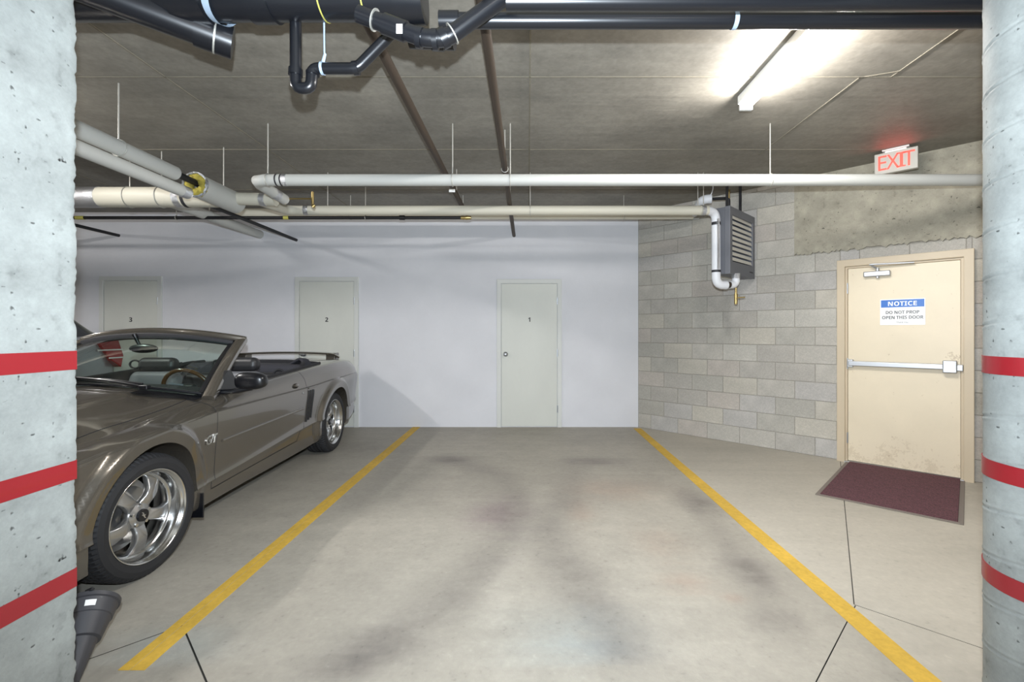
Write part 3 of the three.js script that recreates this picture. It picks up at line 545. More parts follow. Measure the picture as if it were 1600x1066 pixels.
// ---------------------------------------------------------------- unit heater on the block wall
{
  const o = thing('unit_heater', 'grey steel unit heater with pale louvres hung on the block wall', 'heater', onWall(1.5, 1.975, 0.4).toArray(), -Math.PI / 4);
  const w = 0.36, hh = 0.715, dpt = 0.085;                              // local x along the wall (blowing side +x), z off the wall
  const rim = new THREE.Shape([[-w, 0], [w, 0], [w, hh], [-w, hh]].map((p) => new THREE.Vector2(...p)));
  rim.holes.push(new THREE.Path([[-w + 0.06, 0.13], [-w + 0.06, hh - 0.075], [w - 0.06, hh - 0.075], [w - 0.06, 0.13]].map((p) => new THREE.Vector2(...p))));
  const turnX = (g) => g.rotateY(Math.PI / 2);                            // shape x -> -z
  const rg = turnX(new THREE.ExtrudeGeometry(rim, { depth: 0.05, bevelEnabled: true, bevelSize: 0.004, bevelThickness: 0.004, bevelSegments: 2 })); rg.translate(dpt - 0.05, 0, 0);
  part('front_frame', rg, M.heater, o);
  part('casing', mergeGeometries([box(-dpt, -dpt + 0.012, 0, hh, -w, w), box(-dpt + 0.012, dpt - 0.05, 0, 0.012, -w, w), box(-dpt + 0.012, dpt - 0.05, hh - 0.012, hh, -w, w), box(-dpt + 0.012, dpt - 0.05, 0.012, hh - 0.012, -w, -w + 0.012), box(-dpt + 0.012, dpt - 0.05, 0.012, hh - 0.012, w - 0.012, w)]), M.heater, o);
  part('heating_coil', mergeGeometries(Array.from({ length: 26 }, (_, i) => box(-dpt + 0.02, -dpt + 0.05, 0.1, hh - 0.05, -w + 0.05 + i * 0.024, -w + 0.053 + i * 0.024))), M.heater, o);
  for (let k = 0; k < 9; k++) { const g = new THREE.BoxGeometry(0.004, 0.04, 2 * w - 0.125); g.rotateZ(0.3); const m = part('louver', g, M.louver, o); m.position.set(dpt - 0.012, 0.165 + k * 0.0565, 0); }
  part('nameplate', rbox(dpt + 0.003, dpt + 0.006, 0.055, 0.068, -w + 0.06, -w + 0.16, 0.001, 1), M.print, o);
  for (const z of [0.185, -0.195]) part('bracket', box(-0.03, 0.0, hh - 0.002, hh + 0.36, z - 0.005, z + 0.005), M.blackIron, o);
}
// ---------------------------------------------------------------- black nozzle leaning behind the square column
{
  const N = V(-1.692, 0.03, 1.72), dir = V(-0.39, 0.6, 0.7).normalize();
  const o = thing('plastic_nozzle', 'black stepped plastic nozzle with white sticker tilted up behind the square column', 'nozzle', N.toArray());
  const prof = [[0, 0], [0.026, 0], [0.03, 0.008], [0.052, 0.14], [0.056, 0.16], [0.066, 0.164], [0.068, 0.172], [0.083, 0.24], [0.087, 0.243], [0.096, 0.292], [0.103, 0.295], [0.104, 0.31], [0.098, 0.312], [0.094, 0.3], [0.06, 0.26], [0, 0.25]].map((p) => new THREE.Vector2(...p));
  const g = new THREE.LatheGeometry(prof, 48), q = new THREE.Quaternion().setFromUnitVectors(new THREE.Vector3(0, 1, 0), dir);
  const sh = part('shell', toCreasedNormals(g, 0.5), std({ color: 0x3a3a3e, roughness: 0.5 }), o); sh.quaternion.copy(q);
  const a = 0.62, st = new THREE.CylinderGeometry(0.0962, 0.0922, 0.022, 12, 1, true, a, 0.36); st.translate(0, 0.267, 0); part('sticker', st, M.white, sh, 'small white sticker');
  const c = part('clip', rbox(-0.014, 0.014, 0, 0.014, -0.008, 0.008, 0.003), M.blackIron, sh); c.position.set(0.06, 0.308, 0.075);
}
// ---------------------------------------------------------------- the grey convertible
// car axes: x to its left (driver side), y up, u rearward from the front axle (z = -u)
const paint = phys({ color: 0x686259, metalness: 0.6, roughness: 0.27, clearcoat: 1, clearcoatRoughness: 0.06 });
const tyreRubber = std({ color: 0x1f1f21, roughness: 0.7 });
const plasticBlack = phys({ color: 0x0e0f14, roughness: 0.32, clearcoat: 0.2 }), leather = std({ color: 0x2c2c2e, roughness: 0.42 }), leatherGrey = std({ color: 0x66676b, roughness: 0.5 }), trimDark = std({ color: 0x222226, roughness: 0.7 }), clothTop = std({ color: 0x3a3a40, roughness: 0.9 });
const polished = std({ color: 0xd8d8d6, metalness: 1, roughness: 0.16 }), spokeMetal = std({ color: 0xb4b4b4, metalness: 0.9, roughness: 0.28 });
const glass = phys({ color: 0xd9e8e2, transmission: 1, roughness: 0.02, thickness: 0, ior: 1.5 });
function keyed(keys) {                                                   // smooth monotone-ish interpolation through [u, value] pairs
  return (u) => {
    const n = keys.length; if (u <= keys[0][0]) return keys[0][1]; if (u >= keys[n - 1][0]) return keys[n - 1][1];
    let i = 0; while (keys[i + 1][0] < u) i++;
    const [x0, y0] = keys[i], [x1, y1] = keys[i + 1], h = x1 - x0, sl = (a, b) => (b[1] - a[1]) / (b[0] - a[0]);
    const d = (y1 - y0) / h, m0 = i ? (sl(keys[i - 1], keys[i]) * d <= 0 ? 0 : (sl(keys[i - 1], keys[i]) + d) / 2) : d, m1 = i + 2 < n ? (sl(keys[i + 1], keys[i + 2]) * d <= 0 ? 0 : (sl(keys[i + 1], keys[i + 2]) + d) / 2) : d;
    const t = (u - x0) / h, a = t * t, b = a * t;
    return (2 * b - 3 * a + 1) * y0 + (b - 2 * a + t) * h * m0 + (-2 * b + 3 * a) * y1 + (b - a) * h * m1;
  };
}
function loftBody(section, u0, u1, n, tweak) {                           // closed solid from half sections
  const rows = []; let m = 0;
  for (let i = 0; i <= n; i++) {
    const u = mix(u0, u1, i / n), half = section(u), loop = half.map(([w, y]) => tweak ? tweak(u, w, y) : [w, y]); m = loop.length;
    const full = [...loop]; for (let k = m - 2; k > 0; k--) full.push([-loop[k][0], loop[k][1]]);
    rows.push(full.map(([w, y]) => [w, y, -u]));
  }
  const L = rows[0].length, pos = rows.flat(2), idx = [];
  for (let i = 0; i < n; i++) for (let k = 0; k < L; k++) { const a = i * L + k, b = i * L + (k + 1) % L, c = a + L, d = b + L; idx.push(a, b, c, b, d, c); }
  for (const [i, f] of [[0, 1], [n, -1]]) {
    const c = pos.length / 3; let sy = 0; for (const q of rows[i]) sy += q[1]; pos.push(0, sy / L, rows[i][0][2]);
    for (let k = 0; k < L; k++) { const a = i * L + k, b = i * L + (k + 1) % L; f > 0 ? idx.push(c, b, a) : idx.push(c, a, b); }
  }
  let vol = 0; const P = (i) => new THREE.Vector3(pos[3 * i], pos[3 * i + 1], pos[3 * i + 2]);
  for (let t = 0; t < idx.length; t += 3) vol += P(idx[t]).dot(P(idx[t + 1]).cross(P(idx[t + 2])));
  if (vol < 0) for (let t = 0; t < idx.length; t += 3) [idx[t], idx[t + 1]] = [idx[t + 1], idx[t]];
  const g = new THREE.BufferGeometry(); g.setAttribute('position', new THREE.Float32BufferAttribute(pos, 3)); g.setAttribute('uv', new THREE.Float32BufferAttribute(new Float32Array(pos.length / 3 * 2), 2)); g.setIndex(idx); g.computeVertexNormals(); return g;
}
function spline(ctrl, per) {                                             // Catmull-Rom; a point given twice makes a crease
  const out = [];
  for (let i = 0; i + 1 < ctrl.length; i++) {
    const p1 = ctrl[i], p2 = ctrl[i + 1]; if (p1[0] === p2[0] && p1[1] === p2[1]) continue;
    const p0 = ctrl[i - 1] ?? p1, p3 = ctrl[i + 2] ?? p2;
    for (let k = 0; k < per; k++) { const t = k / per, a = t * t, b = a * t, f = (j) => 0.5 * (2 * p1[j] + (p2[j] - p0[j]) * t + (2 * p0[j] - 5 * p1[j] + 4 * p2[j] - p3[j]) * a + (3 * p1[j] - p0[j] - 3 * p2[j] + p3[j]) * b); out.push([f(0), f(1)]); }
  }
  out.push(ctrl[ctrl.length - 1]); return out;
}
const sidePrism = (pts, w0, w1) => { const g = new THREE.ExtrudeGeometry(new THREE.Shape(pts.map((p) => new THREE.Vector2(...p))), { depth: w1 - w0, bevelEnabled: false }); g.rotateY(Math.PI / 2); g.translate(w0, 0, 0); return g; };
const planPrism = (pts, y0, y1) => { const g = new THREE.ExtrudeGeometry(new THREE.Shape(pts.map((p) => new THREE.Vector2(...p))), { depth: y1 - y0, bevelEnabled: false }); g.applyMatrix4(new THREE.Matrix4().set(0, -1, 0, 0, 0, 0, 1, y0, -1, 0, 0, 0, 0, 0, 0, 1)); return g; };
const grow = (pts, d) => { const cx = pts.reduce((a, p) => a + p[0], 0) / pts.length, cy = pts.reduce((a, p) => a + p[1], 0) / pts.length; return pts.map(([x, y]) => [x + Math.sign(x - cx) * d, y + Math.sign(y - cy) * d]); };

function makeWheel(parent, x, u, side, R = 0.325, spokes = 5) {
  const wheel = part('wheel', (() => {                                   // tyre; its outer face at local +x
    const h = 0.122, pr = [[0.236, -h + 0.02], [0.247, -h], [0.275, -h - 0.004], [0.3, -h + 0.004], [0.316, -h + 0.022], [0.3235, -h + 0.045]];
    for (const gx of [-0.055, -0.018, 0.018, 0.055]) pr.push([0.325, gx - 0.006], [0.317, gx - 0.005], [0.317, gx + 0.005], [0.325, gx + 0.006]);
    pr.push([0.3235, h - 0.045], [0.316, h - 0.022], [0.3, h - 0.004], [0.275, h + 0.004], [0.247, h], [0.236, h - 0.02]);
    const g = new THREE.LatheGeometry(pr.map(([a, b]) => new THREE.Vector2(a * R / 0.325, b)), 288);
    const p = g.attributes.position; for (let i = 0; i < p.count; i++) { const ax = p.getY(i), r = Math.hypot(p.getX(i), p.getZ(i)), k = Math.round(Math.atan2(p.getZ(i), p.getX(i)) / (2 * Math.PI) * 288) + 288; if (r > 0.312 * R / 0.325 && Math.abs(ax) > 0.024 && (k + Math.round(Math.abs(ax) * 30)) % 4 === 0) { const f = (r - 0.008) / r; p.setX(i, p.getX(i) * f); p.setZ(i, p.getZ(i) * f); } }
    g.computeVertexNormals(); g.rotateZ(-Math.PI / 2); return toCreasedNormals(g, 0.35);
  })(), tyreRubber, parent, 'black tyre on a polished five-spoke wheel');
  wheel.position.set(x, R, -u); wheel.rotation.y = side > 0 ? 0 : Math.PI;
  const k = R / 0.325 * 1.025;
  const rim = new THREE.LatheGeometry([[0.2, -0.11], [0.222, -0.118], [0.2, -0.1], [0.19, 0.0], [0.194, 0.035], [0.206, 0.04], [0.211, 0.045], [0.216, 0.088], [0.226, 0.094], [0.231, 0.104], [0.236, 0.112], [0.236, 0.117], [0.231, 0.118], [0.226, 0.11]].map(([a, b]) => new THREE.Vector2(a * k, b)), 84); rim.rotateZ(-Math.PI / 2);
  part('rim', rim, polished, wheel, 'polished deep-dish rim');
  const hub = new THREE.LatheGeometry([[0, 0.064], [0.03, 0.064], [0.034, 0.058], [0.062, 0.05], [0.072, 0.04], [0.075, 0.01], [0, 0.01]].map(([a, b]) => new THREE.Vector2(a, b)), 40); hub.rotateZ(-Math.PI / 2); part('hub', hub, spokeMetal, wheel);
  const disc = new THREE.LatheGeometry([[0.06, -0.03], [0.152, -0.03], [0.152, -0.05], [0.06, -0.05]].map(([a, b]) => new THREE.Vector2(a, b)), 48); disc.rotateZ(-Math.PI / 2); part('brake_disc', disc, spokeMetal, wheel);
  part('backing', new THREE.CylinderGeometry(0.185 * k, 0.185 * k, 0.01, 48).rotateZ(Math.PI / 2).translate(-0.075, 0, 0), spokeMetal, wheel);
  for (let i = 0; i < spokes; i++) {
    const sh = new THREE.Shape(), o = 0.204 * k; sh.moveTo(0.05, -0.026); sh.bezierCurveTo(0.09, -0.02, 0.13, -0.022, o - 0.01, -0.044); sh.quadraticCurveTo(o + 0.006, -0.04, o + 0.006, 0); sh.quadraticCurveTo(o + 0.006, 0.04, o - 0.01, 0.044); sh.bezierCurveTo(0.13, 0.022, 0.09, 0.02, 0.05, 0.026); sh.closePath();
    const g = new THREE.ExtrudeGeometry(sh, { depth: 0.012, bevelEnabled: true, bevelSize: 0.009, bevelThickness: 0.012, bevelSegments: 4, curveSegments: 8 });
    const p = g.attributes.position; for (let j = 0; j < p.count; j++) { const r = p.getX(j); p.setZ(j, p.getZ(j) + 0.02 + 0.022 * Math.sin(clamp((r - 0.05) / 0.15) * Math.PI) - 0.014 * clamp((r - 0.12) / 0.08)); } g.computeVertexNormals();
    g.rotateZ(i / spokes * 2 * Math.PI + 0.98); g.rotateY(Math.PI / 2); part('spoke', toCreasedNormals(g, 0.9), spokeMetal, wheel);
    const a = (i + 0.5) / spokes * 2 * Math.PI + 0.98, nut = cyl(new THREE.Vector3(0.04, 0.052 * Math.sin(a), -0.052 * Math.cos(a)), new THREE.Vector3(0.062, 0.052 * Math.sin(a), -0.052 * Math.cos(a)), 0.011, 0.009, 12); part('lug_nut', nut, polished, wheel);
  }
  part('hub_cap', new THREE.CylinderGeometry(0.032, 0.034, 0.012, 32).rotateZ(-Math.PI / 2).translate(0.068, 0, 0), plasticBlack, wheel, 'black centre cap with a silver zigzag emblem');
  const zz = new THREE.Shape([[-0.018, 0.022], [-0.004, 0.016], [0.0, 0.004], [0.012, 0.002], [0.004, -0.006], [0.014, -0.022], [0.0, -0.014], [-0.006, -0.002], [-0.016, 0.004], [-0.006, 0.01]].map((q) => new THREE.Vector2(...q)));
  part('emblem', new THREE.ExtrudeGeometry(zz, { depth: 0.002, bevelEnabled: false }).rotateY(Math.PI / 2).translate(0.0745, 0, 0), polished, wheel, 'silver zigzag emblem');
  return wheel;
}

const FA = -0.085, WB = 2.63;
{
  const car = thing('convertible_car', 'grey-bronze two-door convertible with its roof down and polished five-spoke wheels', 'car', V(-2.972, 0, 2.64).toArray(), 2.0 * Math.PI / 180);
  const wS = keyed([[-0.95, 0.6], [-0.92, 0.7], [-0.8, 0.82], [-0.55, 0.89], [-0.2, 0.905], [0.1, 0.905], [0.5, 0.9], [1.0, 0.897], [1.8, 0.9], [2.2, 0.908], [2.6, 0.918], [3.0, 0.905], [3.35, 0.875], [3.6, 0.82], [3.72, 0.74], [3.76, 0.66]]);
  const ySh = keyed([[-0.95, 0.5], [-0.92, 0.58], [-0.8, 0.68], [-0.55, 0.745], [-0.28, 0.785], [0, 0.815], [0.3, 0.848], [0.6, 0.885], [1.0, 0.918], [1.5, 0.945], [2.0, 0.968], [2.4, 0.985], [2.9, 1.0], [3.4, 0.985], [3.62, 0.95], [3.72, 0.88], [3.76, 0.8]]);
  const wSh = keyed([[-0.95, 0.5], [-0.92, 0.58], [-0.8, 0.67], [-0.55, 0.71], [0, 0.735], [0.3, 0.745], [0.6, 0.785], [1.0, 0.815], [1.6, 0.82], [2.2, 0.81], [2.9, 0.79], [3.4, 0.74], [3.62, 0.68], [3.72, 0.6], [3.76, 0.52]]);
  const yMid = keyed([[-0.95, 0.51], [-0.92, 0.6], [-0.8, 0.71], [-0.55, 0.83], [-0.28, 0.883], [0, 0.905], [0.3, 0.925], [0.5, 0.94], [0.7, 0.945], [1.5, 0.95], [2.6, 0.99], [2.9, 1.015], [3.4, 1.0], [3.62, 0.965], [3.72, 0.89], [3.76, 0.81]]);
  const yTop = keyed([[-0.95, 0.515], [-0.92, 0.61], [-0.8, 0.73], [-0.55, 0.865], [-0.28, 0.92], [0, 0.95], [0.3, 0.982], [0.5, 0.99], [0.7, 0.98], [1.5, 0.955], [2.6, 0.995], [2.9, 1.025], [3.4, 1.01], [3.62, 0.97], [3.72, 0.895], [3.76, 0.815]]);
  const yb = keyed([[-0.95, 0.3], [-0.8, 0.19], [-0.4, 0.17], [0.4, 0.19], [2.1, 0.2], [2.9, 0.24], [3.5, 0.3], [3.76, 0.42]]);
  const yc = keyed([[-0.95, 0.36], [-0.4, 0.34], [0.4, 0.345], [1.9, 0.42], [2.6, 0.44], [3.4, 0.46], [3.76, 0.5]]);
  const yk = keyed([[-0.95, 0.48], [-0.8, 0.63], [-0.4, 0.735], [-0.07, 0.772], [0.3, 0.792], [0.5, 0.803], [1.9, 0.8], [2.6, 0.82], [3.4, 0.82], [3.76, 0.7]]);
  const section = (u) => {
    const w = wS(u), b = yb(u), c = yc(u), k = yk(u), s = ySh(u), ws = Math.min(wSh(u), w * 0.95), mw = Math.min(0.45, ws * 0.62);
    const m = (f) => mix(c, k, f), gr = sstep(0.12, 0.5, u);
    return spline([[0, b], [0.5 * w, b], [0.93 * w, b], [0.93 * w, b], [0.946 * w, b + 0.025], [0.952 * w, c - 0.014], [0.98 * w, c], [0.98 * w, c], [0.972 * w, m(0.14)], [0.985 * w, m(0.5)], [0.999 * w, m(0.8)], [w, k], [w, k], [w - 0.011 * gr - 0.001, k + 0.003], [w - 0.011 * gr - 0.001, k + 0.003], [w - 0.004 * gr - 0.003, k + 0.012], [w - 0.004 * gr - 0.003, k + 0.012], [0.985 * w, k + (s - k) * 0.2], [mix(ws, w, 0.72), mix(k, s, 0.55)], [mix(ws, w, 0.3), mix(k, s, 0.9)], [ws, s], [ws - 0.02, s + 0.003], [ws - 0.1, s + 0.012 + (yMid(u) - s) * 0.25], [mw, yMid(u)], [mw - 0.07, mix(yMid(u), yTop(u), 0.55)], [0.16, yTop(u)], [0, yTop(u)]], 8);
  };
  const flare = (u, w, y) => {
    let a = 0; if (w > 0.6) for (const c of [FA, WB]) { const d = Math.hypot(u - c, y - 0.335); a += 0.04 * (1 - 0.75 * sstep(0.22, 0.46, u - c) * (c < 1 ? 1 : 0)) * sstep(0.508, 0.45, d) * (y < 0.84 ? 1 : sstep(0.9, 0.84, y)) * sstep(0.16, 0.3, y) * (1 - 0.3 * sstep(0.465, 0.36, d)); }
    return [w + a, y];
  };
  const solid = loftBody(section, -0.95, 3.76, 310, flare);
  let body = brush(solid, paint);
  const carve = (g, m = trimDark) => { body = cut(body, brush(g, m), SUBTRACTION); };
  for (const c of [FA, WB]) for (const s of [-1, 1]) { const g = new THREE.CylinderGeometry(0.378, 0.378, 0.6, 72); g.rotateZ(Math.PI / 2); g.translate(s * 0.9, 0.345, -c); carve(g, paint); }
  const cav = []; for (let i = -12; i <= 12; i++) { const a = i / 12; cav.push([0.46 + 0.16 * a * a, a * 0.735]); } for (let i = 12; i >= -12; i--) { const a = i / 12; cav.push([2.86 - 0.22 * a * a * a * a, a * 0.705]); }
  carve(planPrism(cav, 0.34, 1.4));
  const doorPts = [[0.485, 1.2], [0.495, 0.285], [1.76, 0.315], [1.86, 0.44], [1.885, 0.82], [1.8, 1.2]];
  const panels = {};
  const split = (name, make, d = 0.003) => { panels[name] = cut(body, brush(make(-d), trimDark), INTERSECTION); body = cut(body, brush(make(d), trimDark), SUBTRACTION); };
  split('door', (d) => sidePrism(grow(doorPts, d), 0.69 - d, 1.2)); split('door_right', (d) => sidePrism(grow(doorPts, d), -1.2, -0.69 + d));
  const hoodPts = []; for (let i = -10; i <= 10; i++) { const a = i / 10; hoodPts.push([-0.72 + 0.1 * a * a, a * 0.66]); } for (let i = 10; i >= -10; i--) { const a = i / 10; hoodPts.push([0.33 + 0.17 * a * a, a * 0.705]); }
  split('hood', (d) => planPrism(hoodPts.map(([u, w]) => [u + (u < 0 ? -d : d), w + Math.sign(w) * d]), 0.7, 1.3));
  split('trunk_lid', (d) => planPrism(grow([[2.93, -0.64], [3.6, -0.6], [3.6, 0.6], [2.93, 0.64]], d), 0.88, 1.3));
  { const hr = new THREE.SphereGeometry(1, 28, 16); hr.scale(0.022, 0.024, 0.068); hr.translate(0.897, 0.846, -1.665); const s = section(1.665); let w = 0.88; for (let i = 1; i < s.length; i++) if (s[i - 1][1] <= 0.846 && s[i][1] > 0.846) w = s[i][0]; hr.translate(w - 0.897 + 0.004, 0, 0); panels.door = cut(panels.door, brush(hr, paint), SUBTRACTION); }
  const put = (name, b, label) => part(name, b.geometry, b.material, car, label);
  put('body_shell', body, 'grey-bronze metallic body shell'); const doorL = put('door', panels.door); put('door', panels.door_right); put('hood', panels.hood); put('trunk_lid', panels.trunk_lid);
  const at = (w, y, u) => new THREE.Vector3(w, y, -u);
  // surface finder: half width of the body at (u, y)
  const skin = (u, y) => { const s = section(u).map(([w, yy]) => flare(u, w, yy)); for (let i = 1; i < s.length; i++) if (s[i - 1][1] <= y && s[i][1] > y && s[i][0] > 0.4) return mix(s[i - 1][0], s[i][0], (y - s[i - 1][1]) / (s[i][1] - s[i - 1][1])); return 0.9; };
  const onSkin = (u0, y0, u1, y1, off, n = 24) => Array.from({ length: n + 1 }, (_, i) => { const u = mix(u0, u1, i / n), y = mix(y0, y1, i / n); return at(skin(u, y) + off, y, u); });
  // side moulding, crease strip, badge, handle, vents, filler
  const run = (pts, r, sx = 1) => capped(new THREE.CatmullRomCurve3(pts), r, pts.length * 2, 8);
  part('side_moulding', run(onSkin(0.56, 0.595, 1.82, 0.612, 0.0), 0.011), paint, doorL);
  const bt = mergeGeometries([textGeo('G', 0.058, 0.005).translate(-0.031, 0, 0), textGeo('T', 0.058, 0.005).translate(0.034, 0, 0)]); bt.applyMatrix4(new THREE.Matrix4().makeShear(0, 0, 0.25, 0, 0, 0)); bt.rotateY(Math.PI / 2); const badge = part('badge', bt, M.chrome, car, 'silver GT badge'); badge.position.copy(at(Math.max(skin(0.38, 0.635), skin(0.48, 0.635)) + 0.002, 0.635, 0.43)); badge.rotation.z = 0.02;
  for (const [k, u] of [[0, 1.915], [1, 1.963], [2, 2.011]]) part('side_vent', run(onSkin(u - 0.012, 0.47 + k * 0.012, u, 0.775, 0.002, 16), 0.0095), plasticBlack, car, 'black side scoop slat');
  part('vent_surround', run([...onSkin(1.905, 0.795, 2.08, 0.8, 0.0, 8)], 0.008), paint, car);
  const hg = new THREE.SphereGeometry(1, 24, 14); hg.scale(0.012, 0.014, 0.05); const hd = part('door_handle', hg, paint, doorL); hd.position.copy(at(skin(1.67, 0.848) + 0.004, 0.85, 1.68));
  part('door_lock', new THREE.SphereGeometry(0.01, 12, 8), M.steel, doorL).position.copy(at(skin(1.78, 0.77), 0.765, 1.79));
  part('belt_weatherstrip', run(Array.from({ length: 24 }, (_, i) => { const u = mix(0.72, 2.55, i / 23); return at(Math.min(wSh(u), 0.82) - 0.055, ySh(u) + 0.012, u); }), 0.014), trimDark, car);
  part('belt_weatherstrip', run(Array.from({ length: 24 }, (_, i) => { const u = mix(0.72, 2.55, i / 23); return at(-Math.min(wSh(u), 0.82) + 0.055, ySh(u) + 0.012, u); }), 0.014), trimDark, car);
  part('mud_flap', rbox(0.68, 0.885, 0.14, 0.3, -0.375, -0.365, 0.004), plasticBlack, car);
  // wheels
  makeWheel(car, 0.785, FA, 1, 0.335).rotation.y = -0.085; makeWheel(car, -0.785, FA, -1, 0.335).rotation.y = Math.PI - 0.085; makeWheel(car, 0.768, WB, 1, 0.335); makeWheel(car, -0.768, WB, -1, 0.335);
  // windscreen, frame
  const wsPt = (a, b, off = 0) => { const q = a * a; const p0 = [0.765 * a, 0.985 - 0.09 * q, 0.41 + 0.155 * q], p1 = [0.6 * a, 1.343 - 0.062 * q, 1.13 + 0.125 * q]; const w = mix(p0[0], p1[0], b), y = mix(p0[1], p1[1], b) + 0.022 * Math.sin(b * Math.PI), u = mix(p0[2], p1[2], b) - 0.0 * b; return at(w, y + off, u); };
  const gridGeo = (f, na, nb) => { const pos = [], idx = []; for (let j = 0; j <= nb; j++) for (let i = 0; i <= na; i++) pos.push(...f(i / na, j / nb).toArray()); for (let j = 0; j < nb; j++) for (let i = 0; i < na; i++) { const a = j * (na + 1) + i, c = a + na + 1; idx.push(a, a + 1, c, a + 1, c + 1, c); } const g = new THREE.BufferGeometry(); g.setAttribute('position', new THREE.Float32BufferAttribute(pos, 3)); g.setAttribute('uv', new THREE.Float32BufferAttribute(new Float32Array(pos.length / 3 * 2), 2)); g.setIndex(idx); g.computeVertexNormals(); return g; };
  part('windshield', gridGeo((a, b) => wsPt(a * 2 - 1, b), 40, 16), glass, car, 'clear windshield');
  const edge = (b0, b1, n) => Array.from({ length: n + 1 }, (_, i) => mix(b0, b1, i / n));
  const sweep = (pts, ring) => { const n = ring.length, pos = [], idx = []; pts.forEach((p, i) => { const t = new THREE.Vector3().subVectors(pts[Math.min(i + 1, pts.length - 1)], pts[Math.max(i - 1, 0)]).normalize(), s = new THREE.Vector3().crossVectors(t, new THREE.Vector3(0, 1, 0)).normalize(), v = new THREE.Vector3().crossVectors(s, t); for (const [a, b] of ring) { const q = p.clone().addScaledVector(s, a).addScaledVector(v, b); pos.push(q.x, q.y, q.z); } }); for (let i = 0; i + 1 < pts.length; i++) for (let k = 0; k < n; k++) { const a = i * n + k, b = i * n + (k + 1) % n; idx.push(a, b, a + n, b, b + n, a + n); } for (let k = 1; k + 1 < n; k++) { idx.push(0, k + 1, k); const e = (pts.length - 1) * n; idx.push(e, e + k, e + k + 1); } const g = new THREE.BufferGeometry(); g.setAttribute('position', new THREE.Float32BufferAttribute(pos, 3)); g.setAttribute('uv', new THREE.Float32BufferAttribute(new Float32Array(pos.length / 3 * 2), 2)); g.setIndex(idx); g.computeVertexNormals(); return toCreasedNormals(g, 0.7); };
  const oval = (a, b, n = 12) => Array.from({ length: n }, (_, i) => { const t = i / n * 2 * Math.PI, c = Math.cos(t), s = Math.sin(t); return [a * Math.sign(c) * Math.abs(c) ** 0.6, b * Math.sign(s) * Math.abs(s) ** 0.6]; });
  for (const s of [-1, 1]) {
    part('windshield_pillar', sweep(edge(-0.03, 1.0, 16).map((b) => { const p = wsPt(s * 1.0, b); p.x += s * 0.022; p.z -= 0.018; return p; }), oval(0.04, 0.03)), paint, car);
    part('pillar_seal', sweep(edge(0.0, 0.98, 16).map((b) => { const p = wsPt(s * 0.955, b); p.z -= 0.006; return p; }), oval(0.018, 0.006, 8)), plasticBlack, car);
    const vs = sidePrism([[0.57, 0.875], [0.95, 0.9], [0.9, 0.97], [0.83, 1.06], [0.79, 1.06]], s > 0 ? 0.765 : -0.79, s > 0 ? 0.79 : -0.765); part('mirror_sail', vs, plasticBlack, car, 'black triangular mirror base');
    const mg = new THREE.SphereGeometry(1, 40, 24), mp = mg.attributes.position; for (let i = 0; i < mp.count; i++) { const f = (v) => Math.sign(v) * Math.abs(v) ** 0.72; let x = f(mp.getX(i)) * 0.112, y = f(mp.getY(i)) * 0.064, z = f(mp.getZ(i)) * 0.06; y *= 1 + 0.25 * (-x * s / 0.112) * (y > 0 ? 0.3 : 0.2); if (z < -0.04) z = -0.04; mp.setXYZ(i, x, y + 0.0, z); } mg.computeVertexNormals();
    part('side_mirror', mg, plasticBlack, car, 'black side mirror').position.copy(at(s * 0.965, 0.985, 0.78));
    part('mirror_arm', capped(new THREE.CatmullRomCurve3([at(s * 0.78, 0.91, 0.72), at(s * 0.86, 0.915, 0.74), at(s * 0.98, 0.935, 0.77)]), 0.018, 12, 12), plasticBlack, car);
  }
  part('windshield_header', sweep(edge(-1.07, 1.07, 40).map((a) => { const p = wsPt(a, 1.0); p.y += 0.01; p.z -= 0.02; return p; }), oval(0.062, 0.028)), paint, car);
  part('header_trim', sweep(edge(-0.96, 0.96, 40).map((a) => { const p = wsPt(a, 0.9); p.z -= 0.02; return p; }), oval(0.03, 0.026)), trimDark, car);
  part('windshield_seal', sweep(edge(-0.97, 0.97, 40).map((a) => { const p = wsPt(a, 0.04); return p; }), oval(0.02, 0.008)), plasticBlack, car);
  part('cowl', gridGeo((i, j) => { const a = i * 2 - 1; const p = wsPt(a * 0.985, 0.02); p.z += 0.1 * (1 - j) * (1 - 0.2 * a * a); p.y += -0.014 + 0.006 * j - 0.008 * a * a * (1 - j) ; return p; }, 40, 4), plasticBlack, car, 'black plastic cowl');
  for (const [a0, a1] of [[0.62, -0.12], [-0.1, -0.8]]) {
    const p0 = wsPt(a0, 0.0).add(new THREE.Vector3(0, 0.03, 0.05)), p1 = wsPt(a1, 0.1).add(new THREE.Vector3(0, 0.022, 0.03)), mm = p0.clone().lerp(p1, 0.5).add(new THREE.Vector3(0, 0.016, 0.02));
    const wp = part('wiper', capped(new THREE.CatmullRomCurve3([p0, p0.clone().lerp(p1, 0.1).add(new THREE.Vector3(0, 0.008, 0.006)), mm, p1]), 0.0105, 24, 8), plasticBlack, car); part('wiper_pivot', rbox(-0.028, 0.028, -0.014, 0.016, -0.02, 0.02, 0.007), plasticBlack, wp).position.copy(p0);
    part('wiper_blade', run([wsPt(a0 - 0.08, 0.06), wsPt((a0 + a1) / 2, 0.085), wsPt(a1 - 0.12, 0.12)].map((q) => q.add(new THREE.Vector3(0, 0.012, 0.008))), 0.0075), plasticBlack, wp);
  }
  part('inspection_sticker', gridGeo((i, j) => wsPt(0.7 + 0.11 * i, 0.1 + 0.022 * j, 0.002), 6, 2), std({ color: 0x3d4a4c, roughness: 0.4 }), car);
